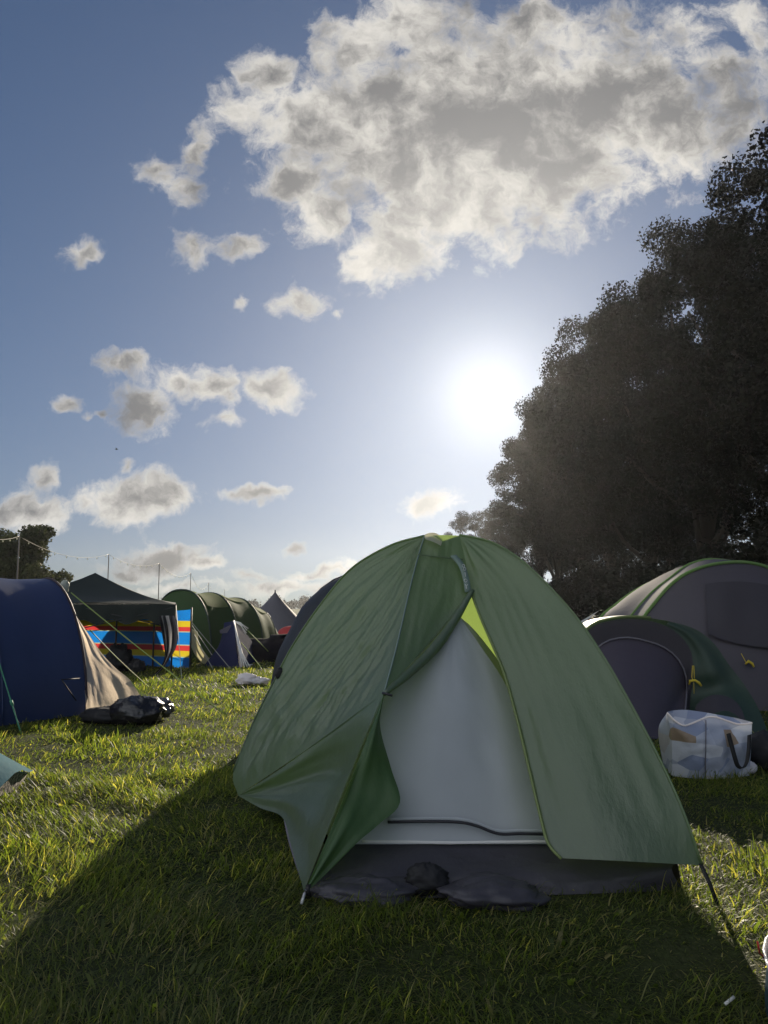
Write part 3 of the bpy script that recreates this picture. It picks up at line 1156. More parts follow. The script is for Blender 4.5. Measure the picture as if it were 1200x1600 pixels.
# rucksacks under the gazebo
c = G(186, 1052)
c = V((c.x, 14.0, 0))
b = MB()
b.lump(P(186, 1030, 14.0), (.24, .2, .27), 3, .42, 2.2, nu=26, nv=36, floor=0, sharp=True)
simple('rucksack', b, M['black'], 'bulky black rucksack standing under the gazebo', 'rucksack', c)
c = V((P(214, 1045, 13.9).x, 13.9, 0))
b = MB()
b.lump(P(214, 1041, 13.9), (.15, .14, .13), 8, .42, 2.2, nu=24, nv=32, floor=0, sharp=True)
simple('kit_bag', b, M['black'], 'small black bag on the grass right of the rucksack under the gazebo', 'bag', c)

# ------------------------------------------------------------------ windbreak
def build_windbreak():
    xs = [P(96, 1040, 15.9), P(180, 1040, 15.5), P(239, 1040, 15.2), P(297, 1043, 14.7)]
    for p in xs:
        p.z = 0
    root = thing('windbreak', xs[3], 'striped blue, yellow and red windbreak pegged out behind the gazebo', 'windbreak')
    h = 1.08
    for a, c in zip(xs, xs[1:]):
        m = MB()
        rows = []
        for i in range(13):
            z = h * i / 12
            rows.append([a.lerp(c, j / 16) + V((0, .035 * math.sin(math.pi * j / 16) * math.sin(i * .5 + 1) + .015 * mn.noise(V((j * .5, i * .4, a.x))), z + .02 * (1 if i else 0) - .025 * math.sin(math.pi * j / 16) * (i / 12))) for j in range(17)])
        m.grid(rows)
        m.build('striped_panel', M['wbreak'], root)
    for p in xs:
        m = MB()
        m.tube([p + V((0, -.02, -.02)), p + V((0, -.02, h + .06))], .018, 6)
        m.build('pole', M['pole'], root)
    g = MB()
    a, e = P(296, 968, 14.7), G(361, 1046)
    g.tube([a.lerp(e, i / 8) for i in range(9)], .007, 5)
    g.build('guy_line', M['paleline'], root)


build_windbreak()

# ------------------------------------------------------------------ green tunnel tent
def build_tunnel():
    def hp(rx_px, base_y, Y, tx, ty, w, k=.85):
        near = P(rx_px, base_y, Y)
        near.z = 0
        d = V((-.85, .52, 0))
        top = P(tx, ty, Y + w * .26)
        return hoop(near, near + d * w, V(((near + d * w / 2).x, (near + d * w / 2).y, top.z)), 28, k)
    h1 = hp(330, 1030, 17.3, 285, 922, 2.0)
    h2 = hp(372, 1030, 18.4, 345, 927, 2.0)
    h3 = hp(410, 1030, 19.6, 388, 935, 1.95)
    h4 = hp(432, 1030, 20.9, 420, 950, 1.8)
    h5 = hp(442, 1030, 21.7, 435, 985, 1.3)
    root = thing('tunnel_tent', (h1[0] + h1[-1]) / 2, 'long olive green tunnel tent with several hoops behind the windbreak', 'tent')
    fly = MB()
    def sag(a, c):
        return [p.lerp(q, .5) * 1 - V((0, 0, .07 * math.sin(math.pi * i / 28))) for i, (p, q) in enumerate(zip(a, c))]
    seq = [h1, sag(h1, h2), h2, sag(h2, h3), h3, sag(h3, h4), h4, h5]
    fly.loft(seq, 56, 34, lambda u, v, p: .015 * mn.noise(p * 2))
    # closed front: sloping nose towards the windbreak
    nose = [p.lerp((h1[0] + h1[-1]) / 2 + V((-.55, -.75, .0)), .55) for p in h1]
    nose = [V((p.x, p.y, p.z * .55)) for p in nose]
    fly.loft([h1, [p.lerp(q, .5) + V((0, 0, .08 * math.sin(math.pi * i / 28))) for i, (p, q) in enumerate(zip(h1, nose))], nose], 12, 34)
    fo = fly.build('flysheet', M['tunnel'], root)
    for h in (h1, h2, h3, h4):
        s = MB()
        s.tube([p + V((0, -.01, .008)) for p in h], .022)
        s.build('hoop_sleeve', M['bottle'], fo)
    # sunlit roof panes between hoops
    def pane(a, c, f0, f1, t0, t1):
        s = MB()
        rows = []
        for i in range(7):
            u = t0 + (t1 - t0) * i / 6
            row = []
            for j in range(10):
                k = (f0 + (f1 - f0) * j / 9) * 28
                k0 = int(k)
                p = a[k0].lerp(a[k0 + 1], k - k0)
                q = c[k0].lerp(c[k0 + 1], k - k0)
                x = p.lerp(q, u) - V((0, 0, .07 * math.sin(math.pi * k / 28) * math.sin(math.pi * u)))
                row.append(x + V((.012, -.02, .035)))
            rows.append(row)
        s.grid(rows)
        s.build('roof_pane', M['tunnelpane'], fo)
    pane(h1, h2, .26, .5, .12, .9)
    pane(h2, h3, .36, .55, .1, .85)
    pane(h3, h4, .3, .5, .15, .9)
    # cream door flap pegged out in strips
    c1 = [P(294, 980, 16.4), P(297, 1005, 16.2), P(308, 1028, 16.0), P(326, 1044, 15.8)]
    c2 = [P(309, 987, 16.5), P(311, 1003, 16.3), P(324, 1025, 16.1), P(342, 1039, 15.9)]
    s = MB()
    s.loft([c1, c2], 16, 24, lambda u, v, p: .03 * math.sin(u * 14) * v)
    s.build('door_flap', M['cream'], root)
    g = MB()
    for a, e in ((P(295, 970, 16.6), G(344, 1042)), (P(300, 985, 16.6), G(333, 1046))):
        g.tube([a.lerp(e, i / 6) for i in range(7)], .008, 5)
    g.build('guy_line', M['paleline'], root)


build_tunnel()

# small navy ridge tent with white cords
def build_navy():
    ap = P(366, 970, 15.9)
    root = thing('ridge_tent', (ap.x, 15.9, 0), 'small navy tent with bunched white cords down its front edge', 'tent')
    fl = MB()
    a, bq, bk, br = G(318, 1041), G(374, 1044), P(345, 1032, 17.3), P(408, 1034, 17.0)
    bk.z = br.z = 0
    ap2 = P(350, 973, 17.0)
    fl.loft([[ap, a.lerp(ap, .5) + V((.08, 0, .06)), a], [ap, ap.lerp(bq, .5) + V((-.02, -.03, 0)), bq]], 14, 16, wr_soft)
    fl.loft([[ap, ap.lerp(bq, .5), bq], [ap, ap.lerp(br, .5) + V((.05, 0, .04)), br]], 14, 16, wr_soft)
    fl.loft([[ap, a.lerp(ap, .5) + V((.08, 0, .06)), a], [ap2, ap2.lerp(bk, .5), bk], [ap, ap.lerp(br, .5) + V((.05, 0, .04)), br]], 20, 16, wr_soft)
    fo = fl.build('flysheet', M['navy'], root)
    w = MB()
    w.loft([[P(343, 985, 15.82), P(361, 976, 15.80)], [P(344, 990, 15.82), P(362, 988, 15.80)]], 3, 6)
    w.build('window', M['grey'], fo)
    s = MB()
    ends = [(386, 985), (388, 982), (384, 992), (380, 978), (385, 989)]
    for k, e in enumerate(ends):
        s.tube([P(367, 971, 15.75), P(376, 973 + k, 15.7), P(e[0], e[1], 15.68)], .011, 5)
    for k in range(4):
        def e_(t, dx):
            q = ap.lerp(bq, t)
            return q + V((dx, -.06 - .02 * k, .0))
        s.tube([e_(0, .01), e_(.35, .02 + .012 * k), e_(.7, .05 + .02 * k), e_(.97, .06 + .055 * k)], .013, 5)
    s.tube([P(375, 1036, 15.5), P(385, 1040, 15.45), P(395, 1039, 15.45)], .02, 5)
    s.build('white_cords', M['cord'], root)
    for a, e in ((P(388, 986, 15.7), G(434, 1033)), (P(376, 1003, 15.7), G(409, 1044))):
        g = MB()
        g.tube([a.lerp(e, i / 6) for i in range(7)], .009, 5)
        g.build('guy_line', M['lime'], root)


build_navy()

# grey pointed tent and red tent far off
root = thing('bell_tent', (P(430, 990, 33).x, 33, 0), 'pointed grey tent standing beyond the green tunnel tent', 'tent')
b = MB()
ap = P(430, 924, 33)
rows = []
for i in range(15):
    s = i / 14
    rows.append([V((ap.x + 1.75 * math.cos(a) * (s ** 1.12), 33 + 1.6 * math.sin(a) * (s ** 1.12), ap.z * (1 - s) + .0)) + V((0, 0, .02 * abs(math.sin(4 * a)) * s)) for a in [2 * math.pi * j / 32 for j in range(33)]])
b.grid(rows)
b.build('canvas', M['grey'], root)
b = MB()
b.tube([ap - V((0, 0, .3)), ap + V((0, 0, .06))], .03)
b.build('pole', M['pole'], root)
root = thing('dome_tent', (P(452, 990, 26).x, 26, 0), 'small red dome tent in front of the pointed grey tent', 'tent')
b = MB()
dome(b, P(454, 990, 26).x, 26, .48, .5, P(450, 978, 26).z, 4, .05, .3, .7)
b.build('flysheet', M['red'], root)

# white carrier bag lying on the grass
c = G(391, 1069)
b = MB()
b.lump(c + V((-.06, .1, .06)), (.17, .14, .09), 4, .4, 2.0, nu=22, nv=30, floor=0, sharp=True)
b.lump(c + V((.12, .08, .04)), (.16, .12, .06), 6, .4, 2.0, nu=18, nv=24, floor=0, sharp=True)
simple('carrier_bag', b, M['poly'], 'crumpled white plastic bag lying on the sunlit grass', 'bag', c)

# ------------------------------------------------------------------ teal tents at both edges
def build_teal_left():
    root = thing('ridge_tent', (-3.2, 4.5, 0), 'teal tent corner with patterned lining poking in at the left edge', 'tent')
    ap = V((-3.25, 4.52, 1.15))
    ring = []
    for j in range(41):
        a = 2 * math.pi * j / 40
        r = 1.06 / max(abs(math.cos(a)), abs(math.sin(a)) * .85) ** .6
        ring.append(V((-3.25 + r * math.cos(a) * .98, 4.52 + r * math.sin(a) * .85, .10 + .05 * math.sin(5 * a))))
    b = MB()
    rows = [[ap.lerp(q, s) - V((0, 0, .10 * math.sin(math.pi * s))) + V((0, -.02, .02)) * mn.noise(V((q.x * 4, q.y * 4, s * 3))) for q in ring] for s in [i / 16 for i in range(17)]]
    b.grid(rows)
    b.build('flysheet', M['teal'], root)
    b = MB()
    rows = [[V((-3.25 + (q.x + 3.25) * (.97 - .04 * i / 3), 4.52 + (q.y - 4.52) * (.97 - .04 * i / 3), q.z - .01 - .12 * i / 3)) + V((.03, 0, .01)) * mn.noise(V((k * 1.1, i, 0))) for k, q in enumerate(ring)] for i in range(4)]
    b.grid(rows)
    b.build('lining', M['lining'], root)
    g = MB()
    g.tube([P(44, 1216, 4.75), G(63, 1237)], .005, 5)
    g.build('guy_line', M['paleline'], root)


def speck(t, tc):
    n = t.noise(tc.outputs['Object'], 38, 3, .6)
    return t.mix(t.ss(n, .45, .56), (.05, .05, .06, 1), (.48, .44, .40, 1))


M['lining'] = fabric('speckled_lining', (.3, .3, .3), trans=.1, rough=.7, bump=.6, colornode=speck)
build_teal_left()
root = thing('dome_tent', (1.66, 2.20, 0), 'dark teal tent with pale trim just inside the lower right edge', 'tent')
b = MB()
dome(b, 1.66, 2.20, .60, .52, .40, 4, .03, 0, .8, seed=5, amp=.01)
b.build('flysheet', M['darkteal'], root)
b = MB()
for k in range(2):
    zz = .13 + .04 * k
    arc = []
    for i in range(15):
        a = math.radians(120 + 130 * i / 14)
        s = math.acos((zz / .40) ** (1 / .8))
        arc.append(V((1.66 + .605 * math.cos(a) * math.sin(s), 2.20 + .525 * math.sin(a) * math.sin(s), zz + .006)))
    b.strip(arc, (-.004, 0, .016), .004)
b.build('trim', M['poly'], root)
b = MB()
b.tube([V((1.10, 2.40, .17)), V((1.16, 2.52, .09)), V((1.25, 2.66, 0))], .003)
b.build('guy_line', M['redline'], root)
c = G(1141, 1578)
b = MB()
b.tube([c + V((-.017, -.006, .018)), c + V((.017, .010, .030))], .0045, 8)
simple('cigarette_end', b, M['cord'], 'short white stick lying in the dark grass at the lower right', 'litter', c)

# ------------------------------------------------------------------ right-hand tents
def build_small_right():
    root = thing('dome_tent', (3.0, 8.2, 0), 'low bottle green tent with a rounded purple-grey door, behind the patterned sack', 'tent')
    O = [P(878, 1148, 7.13), P(884, 1110, 7.75), P(900, 1012, 7.85), P(924, 977, 7.85), P(955, 967, 7.85), P(985, 964, 7.85), P(1018, 966, 7.85), P(1060, 974, 7.83), P(1090, 985, 7.81), P(1116, 1006, 7.79), P(1140, 1040, 7.75), P(1163, 1070, 7.69), P(1184, 1105, 7.54), P(1203, 1151, 7.06), P(1212, 1162, 6.68)]
    R1 = [p + V((.06, .7, 0)) for p in O]
    R1 = [V((p.x, p.y, p.z * .97)) for p in R1]
    R2 = [V((3.15 + (p.x - 3.15) * .8, p.y + 1.6, p.z * .55)) for p in O]
    R3 = [V((3.15 + (p.x - 3.15) * .55, p.y + 2.1, 0)) for p in O]
    fl = MB()
    fl.loft([O, R1, R2, R3], 30, 50, lambda u, v, p: .008 * mn.noise(p * 3))
    # right front panel between the door surround and the edge
    D = [P(1039, 976, 7.83), P(1060, 991, 7.81), P(1075, 1008, 7.80), P(1081, 1024, 7.79), P(1083, 1050, 7.77), P(1078, 1100, 7.70), P(1074, 1157, 6.86)]
    Oh = [P(1045, 972, 7.83), P(1060, 974, 7.83), P(1090, 985, 7.81), P(1116, 1006, 7.79), P(1140, 1040, 7.75), P(1163, 1070, 7.69), P(1184, 1105, 7.54), P(1203, 1151, 7.06), P(1212, 1162, 6.68)]
    Mi = [P(1042, 974, 7.82), P(1075, 990, 7.79), P(1098, 1018, 7.75), P(1112, 1050, 7.69), P(1126, 1090, 7.61), P(1140, 1162, 6.70)]
    fl.loft([D, Mi, Oh], 20, 40, lambda u, v, p: .02 * math.sin(u * 9) * (.3 + .3 * v) + .006 * mn.noise(p * 5))
    fo = fl.build('flysheet', M['bottle'], root)
    # door surround and door
    A = [P(884, 1151, 7.05), P(888, 1110, 7.72), P(903, 1012, 7.83), P(926, 980, 7.83), P(955, 970, 7.83), P(985, 967, 7.83), P(1014, 970, 7.83), P(1040, 978, 7.82)] + D[1:]
    I = [P(905, 1152, 7.00), P(906, 1110, 7.69), P(915, 1040, 7.81), P(940, 1006, 7.82), P(975, 996, 7.82), P(1012, 1002, 7.82), P(1040, 1013, 7.81), P(1060, 1031, 7.80), P(1070, 1053, 7.79), P(1072, 1080, 7.76), P(1066, 1156, 6.88)]
    s = MB()
    s.loft([A, I], 6, 60)
    s.build('door_surround', M['purplerim'], root)
    cI = catmull(I, 40)
    d = MB()
    lo, hi = cI[0], cI[-1]
    base = [lo.lerp(hi, i / 40) for i in range(41)]
    d.grid([[cI[j].lerp(base[j], (i / 12)) + V((0, .02 - .03 * math.sin(math.pi * i / 12), 0)) for j in range(41)] for i in range(13)])
    do = d.build('door', M['purple'], root)
    z = MB()
    z.tube([p + V((0, -.012, 0)) for p in cI], .008)
    z.build('door_zip', M['lilac'], do)
    t = MB()
    arch = catmull(O, 60)
    t.tube([p + V((0, -.015, .005)) for p in arch[14:30]], .013)
    t.build('lime_piping', M['piping'], root)
    # dark mesh vent low on the right panel
    v = MB()
    va = [P(1081, 1140, 7.26), P(1085, 1106, 7.50), P(1100, 1090, 7.55), P(1118, 1085, 7.53), P(1140, 1090, 7.50), P(1156, 1106, 7.38), P(1168, 1140, 7.10)]
    va = catmull(va, 24)
    bs = [P(1081, 1147, 7.20).lerp(P(1168, 1150, 7.04), i / 24) for i in range(25)]
    v.grid([[a.lerp(c2, i / 5) + V((0, -.02, 0)) for a, c2 in zip(va, bs)] for i in range(6)])
    v.build('mesh_vent', M['window'], root)
    y = MB()
    y.tube([P(1082, 1040, 7.73), P(1081, 1058, 7.69), P(1083, 1064, 7.67)], .004, 5)
    y.tube([P(1084, 1040, 7.73), P(1085, 1060, 7.69)], .004, 5)
    y.tube([P(1077, 1070, 7.67), P(1078, 1064, 7.66), P(1086, 1063, 7.65), P(1092, 1067, 7.65), P(1096, 1072, 7.65)], [.008, .014, .012, .014, .009], 6)
    y.tube([P(1084, 1066, 7.67), P(1084.5, 1084, 7.65)], .003, 5)
    y.build('cord_bundle', M['yellow'], root)


def build_big_right():
    root = thing('dome_tent', (4.7, 10.2, 0), 'big purple-grey tent with lime hoops at the right edge', 'tent')
    H1 = [P(952, 1180, 9.60), P(960, 1090, 9.60), P(982, 1008, 9.60), P(1005, 966, 9.60), P(1025, 940, 9.60), P(1045, 917, 9.60), P(1070, 898, 9.60), P(1100, 886, 9.60), P(1125, 881, 9.60), P(1155, 879, 9.60), P(1180, 882, 9.60), P(1205, 890, 9.60), P(1250, 915, 9.60), P(1300, 960, 9.60), P(1340, 1030, 9.60), P(1362, 1110, 9.60), P(1370, 1180, 9.60)]
    for q in (0, -1):
        H1[q].z = 0
    n = 60
    h1 = catmull(H1, n)
    H2 = [P(925, 1170, 10.20), P(935, 1080, 10.20), P(962, 1000, 10.20), P(990, 958, 10.20), P(1020, 925, 10.20), P(1048, 903, 10.20), P(1070, 886, 10.20), P(1090, 878, 10.20), P(1108, 875, 10.20), P(1135, 877, 10.20), P(1165, 884, 10.20), P(1205, 900, 10.20), P(1260, 940, 10.20), P(1310, 1030, 10.20), P(1335, 1170, 10.20)]
    for q in (0, -1):
        H2[q].z = 0
    h2 = catmull(H2, n)
    H3 = [P(905, 1140, 11.40), P(912, 1050, 11.40), P(935, 973, 11.40), P(962, 946, 11.40), P(992, 924, 11.40), P(1025, 908, 11.40), P(1055, 900, 11.40), P(1090, 900, 11.40), P(1140, 915, 11.40), P(1190, 950, 11.40), P(1225, 1030, 11.40), P(1240, 1140, 11.40)]
    for q in (0, -1):
        H3[q].z = 0
    h3 = catmull(H3, n)
    h4 = [V((4.2 + (p.x - 4.2) * .8, 12.9, p.z * .5)) for p in h3]
    h5 = [V((4.2 + (p.x - 4.2) * .7, 13.4, 0)) for p in h3]
    r = MB()
    r.loft([h1, h2, h3, h4, h5], 40, n)
    r.build('roof', M['lit'], root)
    fr = MB()
    # front wall: leans out to the ground in front
    foot = [V((h1[0].x + (h1[-1].x - h1[0].x) * j / n, 9.1 - .35 * math.sin(math.pi * j / n), 0)) for j in range(n + 1)]
    fr.grid([[h1[j].lerp(foot[j], i / 24) + V((0, -.10 * math.sin(math.pi * i / 24) * math.sin(math.pi * j / n), .05 * math.sin(math.pi * i / 24))) for j in range(n + 1)] for i in range(25)])
    fo = fr.build('front_wall', M['charcoal'], root)

    def onwall(px, py):  # a point on the front wall as it stands
        best = None
        for q in fr.v:
            d = V(q) - V((0, 0, CAM_H))
            fy = d.y * CP + d.z * SP
            x = 600 + F * d.x / fy
            y = 800 - F * (d.z * CP - d.y * SP) / fy
            e = (x - px) ** 2 + (y - py) ** 2
            if best is None or e < best[0]:
                best = (e, q.y)
        return P(px, py, best[1] - .06)
    w = MB()
    top = [(1102, 912), (1130, 909), (1165, 909), (1200, 914), (1235, 925)]
    bot = [(1106, 990), (1130, 1000), (1165, 1008), (1200, 1012), (1235, 1015)]
    w.loft([[onwall(*p) for p in top], [onwall((p[0] + q[0]) / 2, (p[1] + q[1]) / 2) for p, q in zip(top, bot)], [onwall(*p) for p in bot]], 10, 16)
    w.build('window_panel', M['window'], fo)
    for h, rr in ((h1, .021), (h2, .018)):
        t = MB()
        t.tube([p + V((0, -.01, .008)) for p in h], rr)
        t.build('hoop_trim', M['limetrim'], root)
    t = MB()
    t.tube([p + V((-.01, -.01, .008)) for p in h3], .020)
    t.build('hoop_trim', M['limetrim'], root)
    y = MB()
    a = onwall(1158, 1021)
    y.tube([a, onwall(1164, 1032), onwall(1166, 1036)], .004, 5)
    y.tube([onwall(1165, 1038), onwall(1168, 1033) + V((0, -.02, 0)), onwall(1175, 1037), onwall(1178, 1042)], [.012, .018, .018, .012], 6)
    y.build('cord_bundle', M['yellow'], root)


build_small_right()
build_big_right()
root = thing('awning', (4.2, 15.5, 0), 'white awning tip showing behind the lime-trimmed tent', 'awning')
b = MB()
a0, a1 = P(905, 972, 15.5), P(936, 954, 15.5)
b.loft([[a1, a1.lerp(a0, .5), a0], [a1 + V((.05, .4, -.05)), a1.lerp(a0, .5) + V((.1, .6, -.10)), a0 + V((.1, .9, -.25))]], 6, 10)
b.loft([[a0, a0 + V((-.2, .0, -.35)), V((a0.x - .25, a0.y, 0))], [a0 + V((.1, .9, -.25)), a0 + V((0, .9, -.5)), V((a0.x, a0.y + .9, 0))]], 6, 10)
b.build('canopy', M['poly'], root)
b = MB()
b.tube([V((a0.x - .02, a0.y + .05, 0)), a0 + V((.02, .05, -.02))], .015)
b.build('pole', M['pole'], root)


def build_sack():
    Y = 5.38
    root = thing('shopping_sack', G(1112, 1214), 'large pale patchwork-printed carrier sack standing open on the grass', 'bag')
    d = V((.04, .28, 0))
    bt = [G(1051, 1213), G(1082, 1216), G(1112, 1217), G(1142, 1216), G(1171, 1212)]
    tp = [P(1042, 1114, Y), P(1054, 1126, Y - .02), P(1068, 1134, Y - .03), P(1082, 1130, Y - .02), P(1104, 1121, Y), P(1119, 1121, Y), P(1137, 1127, Y), P(1155, 1132, Y), P(1175, 1130, Y)]
    md = [P(1049, 1150, Y), P(1080, 1165, Y - .06), P(1112, 1165, Y - .07), P(1142, 1165, Y - .06), P(1174, 1160, Y)]
    f = MB()
    f.loft([bt, md, tp], 26, 40, lambda u, v, p: .014 * mn.noise(p * 9) + .007 * mn.noise(p * 22))
    btb = [p + d for p in bt]
    tpb = [P(1043, 1112, Y + .2), P(1053, 1110, Y + .26), P(1070, 1109, Y + .28), P(1095, 1112, Y + .28), P(1118, 1116, Y + .28), P(1150, 1122, Y + .28), P(1174, 1128, Y + .2)]
    f.loft([btb, [p + V((0, .25, 0)) for p in md], tpb], 20, 30, lambda u, v, p: .012 * mn.noise(p * 9))
    f.loft([[bt[0], md[0], tp[0]], [btb[0], md[0] + V((0, .25, 0)), tpb[0]]], 6, 20)
    f.loft([[bt[-1], md[-1], tp[-1]], [btb[-1], md[-1] + V((0, .25, 0)), tpb[-1]]], 6, 20)
    f.loft([bt, btb], 4, 20)
    body = f.build('sack_body', M['sack'], root)
    rim = MB()
    rim.tube([p + V((0, -.003, .002)) for p in catmull(tp, 40)], .006, 5)
    rim.build('rim', M['poly'], body)
    s = MB()
    s.tube([p + V((0, -.03, 0)) for p in catmull([P(1100, 1124, Y), P(1100, 1160, Y - .06), P(1099, 1214, Y - .02)], 20)], .004, 5)
    s.build('seam', M['lilac'], body)
    h = MB()
    h.strip([p for p in catmull([P(1138, 1146, Y - .11), P(1143, 1165, Y - .13), P(1148, 1183, Y - .14), P(1153, 1197, Y - .14), P(1161, 1200, Y - .13), P(1167, 1190, Y - .11), P(1170, 1170, Y - .09), P(1171, 1148, Y - .06)], 26)], (.014, 0, .004), .002)
    h.build('handle', M['strap'], root)


build_sack()
c = G(1179, 1210)
b = MB()
b.lump(c + V((0, .05, .035)), (.04, .04, .045), 3, .3, floor=0)
simple('plastic_scrap', b, M['poly'], 'small white plastic scrap beside the patterned sack', 'litter', c)
c = G(1200, 1206)
b = MB()
b.lump(c + V((.06, .1, .12)), (.16, .14, .14), 5, .25, floor=0)
simple('kit_bag', b, M['black'], 'black bag in deep shade at the right edge beside the patterned sack', 'bag', c)

# ------------------------------------------------------------------ festoon poles and light string
PX = [(-70, 820, 24.5), (30, 838, 31), (170, 866, 42), (249, 880, 51), (298, 895, 64), (326, 910, 88), (351, 921, 120)]
tops = []
ptn = ['slim pole at the left edge, before the round tree', 'slim pole standing against the round field tree', 'tall slim pole rising above the black gazebo',
       'slim pole rising between gazebo and green tunnel tent', 'short-looking slim pole above the first hoop of the green tunnel tent', 'slim pole above the second roof pane of the green tunnel tent', 'farthest and smallest slim pole of the festoon line']
for (px, py, Y), lb in zip(PX, ptn):
    tp = P(px, py, Y)
    tops.append(tp)
    m = MB()
    m.tube([V((tp.x + .03, Y, -.05)), V((tp.x, Y, tp.z))], [.034, .024], 8)
    simple('festoon_pole', m, M['wood'], lb, 'pole', (tp.x, Y, 0), 'poles carrying the festoon string')
root = thing('festoon_lights', tops[1], 'sagging string of small pale bulbs strung from pole to pole', 'string lights')
w = MB()
bulbs = []
for a, c in zip(tops, tops[1:]):
    L = (c - a).length
    sag = .042 * L
    pts = [a.lerp(c, i / 24) - V((0, 0, sag * 4 * (i / 24) * (1 - i / 24))) for i in range(25)]
    w.tube(pts, .009, 4)
    bulbs += [pts[i] for i in range(2, 24, 3)]
w.build('wire', M['wire'], root)
bm0 = MB()
bm0.lump((0, 0, 0), (.028, .028, .04), 0, 0, nu=6, nv=8)
proto = None
for p in bulbs:
    if proto is None:
        proto = bm0.build('bulb', M['bulb'], None)
        q = proto
    else:
        q = proto.copy()
        COL.objects.link(q)
    q.parent = root
    q.location = p - ORG[root] - V((0, 0, .07))

# ------------------------------------------------------------------ trees
def leaf_cloud(centres, radii, n, size, rg, flat=.8):
    k = len(centres)
    wt = radii ** 2
    idx = rg.choice(k, n, p=wt / wt.sum())
    d = rg.normal(size=(n, 3))
    d /= np.linalg.norm(d, axis=1)[:, None]
    rr = radii[idx] * (rg.uniform(0.15, 1.0, n) ** .45) * rg.uniform(.8, 1.12, n)
    c = centres[idx] + d * rr[:, None] * np.array([1, 1, flat])
    nrm = d + rg.normal(scale=.8, size=(n, 3))
    nrm /= np.linalg.norm(nrm, axis=1)[:, None]
    t = np.cross(nrm, rg.normal(size=(n, 3)))
    t /= np.linalg.norm(t, axis=1)[:, None] + 1e-9
    b2 = np.cross(nrm, t)
    s = size * rg.uniform(.6, 1.4, n)
    w = s * rg.uniform(.45, .75, n)
    v = np.empty((n, 4, 3))
    v[:, 0] = c - t * s[:, None] * .5
    v[:, 1] = c + b2 * w[:, None] * .5 + nrm * s[:, None] * .08
    v[:, 2] = c + t * s[:, None] * .5
    v[:, 3] = c - b2 * w[:, None] * .5 + nrm * s[:, None] * .08
    lob = rg.uniform(0, 1, k)
    tint = np.clip(lob[idx] * .6 + rg.uniform(0, .4, n), 0, 1)
    return v.reshape(-1, 3), np.repeat(tint, 4)


def tree_parts(name, seed, H, R, nlobe, nleaf, size, leafmat, z0=.12, lobe=(.16, .30)):
    rg = np.random.default_rng(seed)
    rnd = random.Random(seed)
    cs, rs = [], []
    while len(cs) < nlobe:
        q = rg.uniform(-1, 1, 3)
        l = np.linalg.norm(q)
        if l > 1 or l < .35:
            continue
        zc = H * (z0 + (1 - z0) * .5) + q[2] * H * (1 - z0) * .5 * .86
        wz = 1.0 if q[2] < .1 else 1 - .25 * (q[2] - .1)
        cs.append((q[0] * R * .84 * wz, q[1] * R * .84 * wz, zc))
        rs.append(R * rg.uniform(*lobe))
    cs, rs = np.array(cs), np.array(rs)
    v, tint = leaf_cloud(cs, rs, nleaf, size, rg)
    n = len(v) // 4
    crown = np_mesh(name + '_crown', v, np.arange(n * 4), np.arange(n) * 4, leafmat, tint)
    tb = MB()
    trunk = [V((.15 * rnd.uniform(-1, 1) * i, .15 * rnd.uniform(-1, 1) * i, H * .72 * i / 6 - .1)) for i in range(7)]
    r0 = H * .021
    tb.tube(catmull(trunk, 18), [r0 * (1.25 if i == 0 else 1) * (1 - .85 * i / 18) for i in range(19)], 10)
    for k in range(14):
        s = rnd.choice(range(len(cs)))
        tgt = V(cs[s])
        i0 = rnd.randint(3, 12)
        a = catmull(trunk, 18)[i0]
        if tgt.z < a.z:
            tgt.z = a.z + .3
        mid = a.lerp(tgt, .5) + V((0, 0, -.08 * (tgt - a).length)) + V((rnd.uniform(-.3, .3), rnd.uniform(-.3, .3), 0))
        tb.tube(catmull([a, mid, tgt], 8), [r0 * .42 * (1 - .8 * i / 8) for i in range(9)], 6)
    me = bpy.data.meshes.new(name + '_trunk')
    me.from_pydata([tuple(p) for p in tb.v], [], tb.f)
    me.polygons.foreach_set('use_smooth', [True] * len(me.polygons))
    me.materials.append(M['bark'])
    return crown, me


def place_tree(kind, crown, trunk, loc, rz, s, label, cat='tree', group=None):
    r = thing(kind, loc, label, cat, group)
    r.rotation_euler = (0, 0, rz)
    r.scale = s
    link('crown', crown, parent=r)
    link('trunk', trunk, parent=r)
    return r


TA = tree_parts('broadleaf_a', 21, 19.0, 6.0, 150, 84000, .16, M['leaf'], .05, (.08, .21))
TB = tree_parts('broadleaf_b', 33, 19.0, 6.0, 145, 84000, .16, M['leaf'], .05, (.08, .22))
rowY = [21, 28.5, 36, 44, 51.5, 59, 67, 75]
ordn = ['nearest', 'second nearest', 'third nearest', 'fourth', 'fifth', 'sixth', 'seventh', 'last']
for i, Y in enumerate(rowY):
    C, T = (TA, TB)[i % 2]
    sx = [1.0, 1.02, .98, 1.0, 1.05, 1.0, 1.0, .95][i]
    sz = [1.0, 1.08, 1.16, 1.18, 1.22, 1.2, 1.2, 1.12][i]
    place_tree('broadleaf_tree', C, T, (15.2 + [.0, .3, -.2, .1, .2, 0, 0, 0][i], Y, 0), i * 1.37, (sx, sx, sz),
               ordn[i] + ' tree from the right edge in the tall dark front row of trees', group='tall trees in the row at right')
for i, (x, Y) in enumerate([(25.5, 40), (24.5, 66)]):
    C, T = (TB, TA)[i % 2]
    place_tree('broadleaf_tree', C, T, (x, Y, 0), 2 + i * 2.1, (1.1, 1.1, .82),
               'dark tree in the second rank, filling gaps behind the tall front row', group='trees behind the front row')
far = [(12.6, 100, 1.0, .80, 'farther dark tree beyond the end of the tall row, beside the small cloud'),
       (11.6, 138, 1.0, .74, 'farthest low dark tree showing just above the peak of the big green tent')]
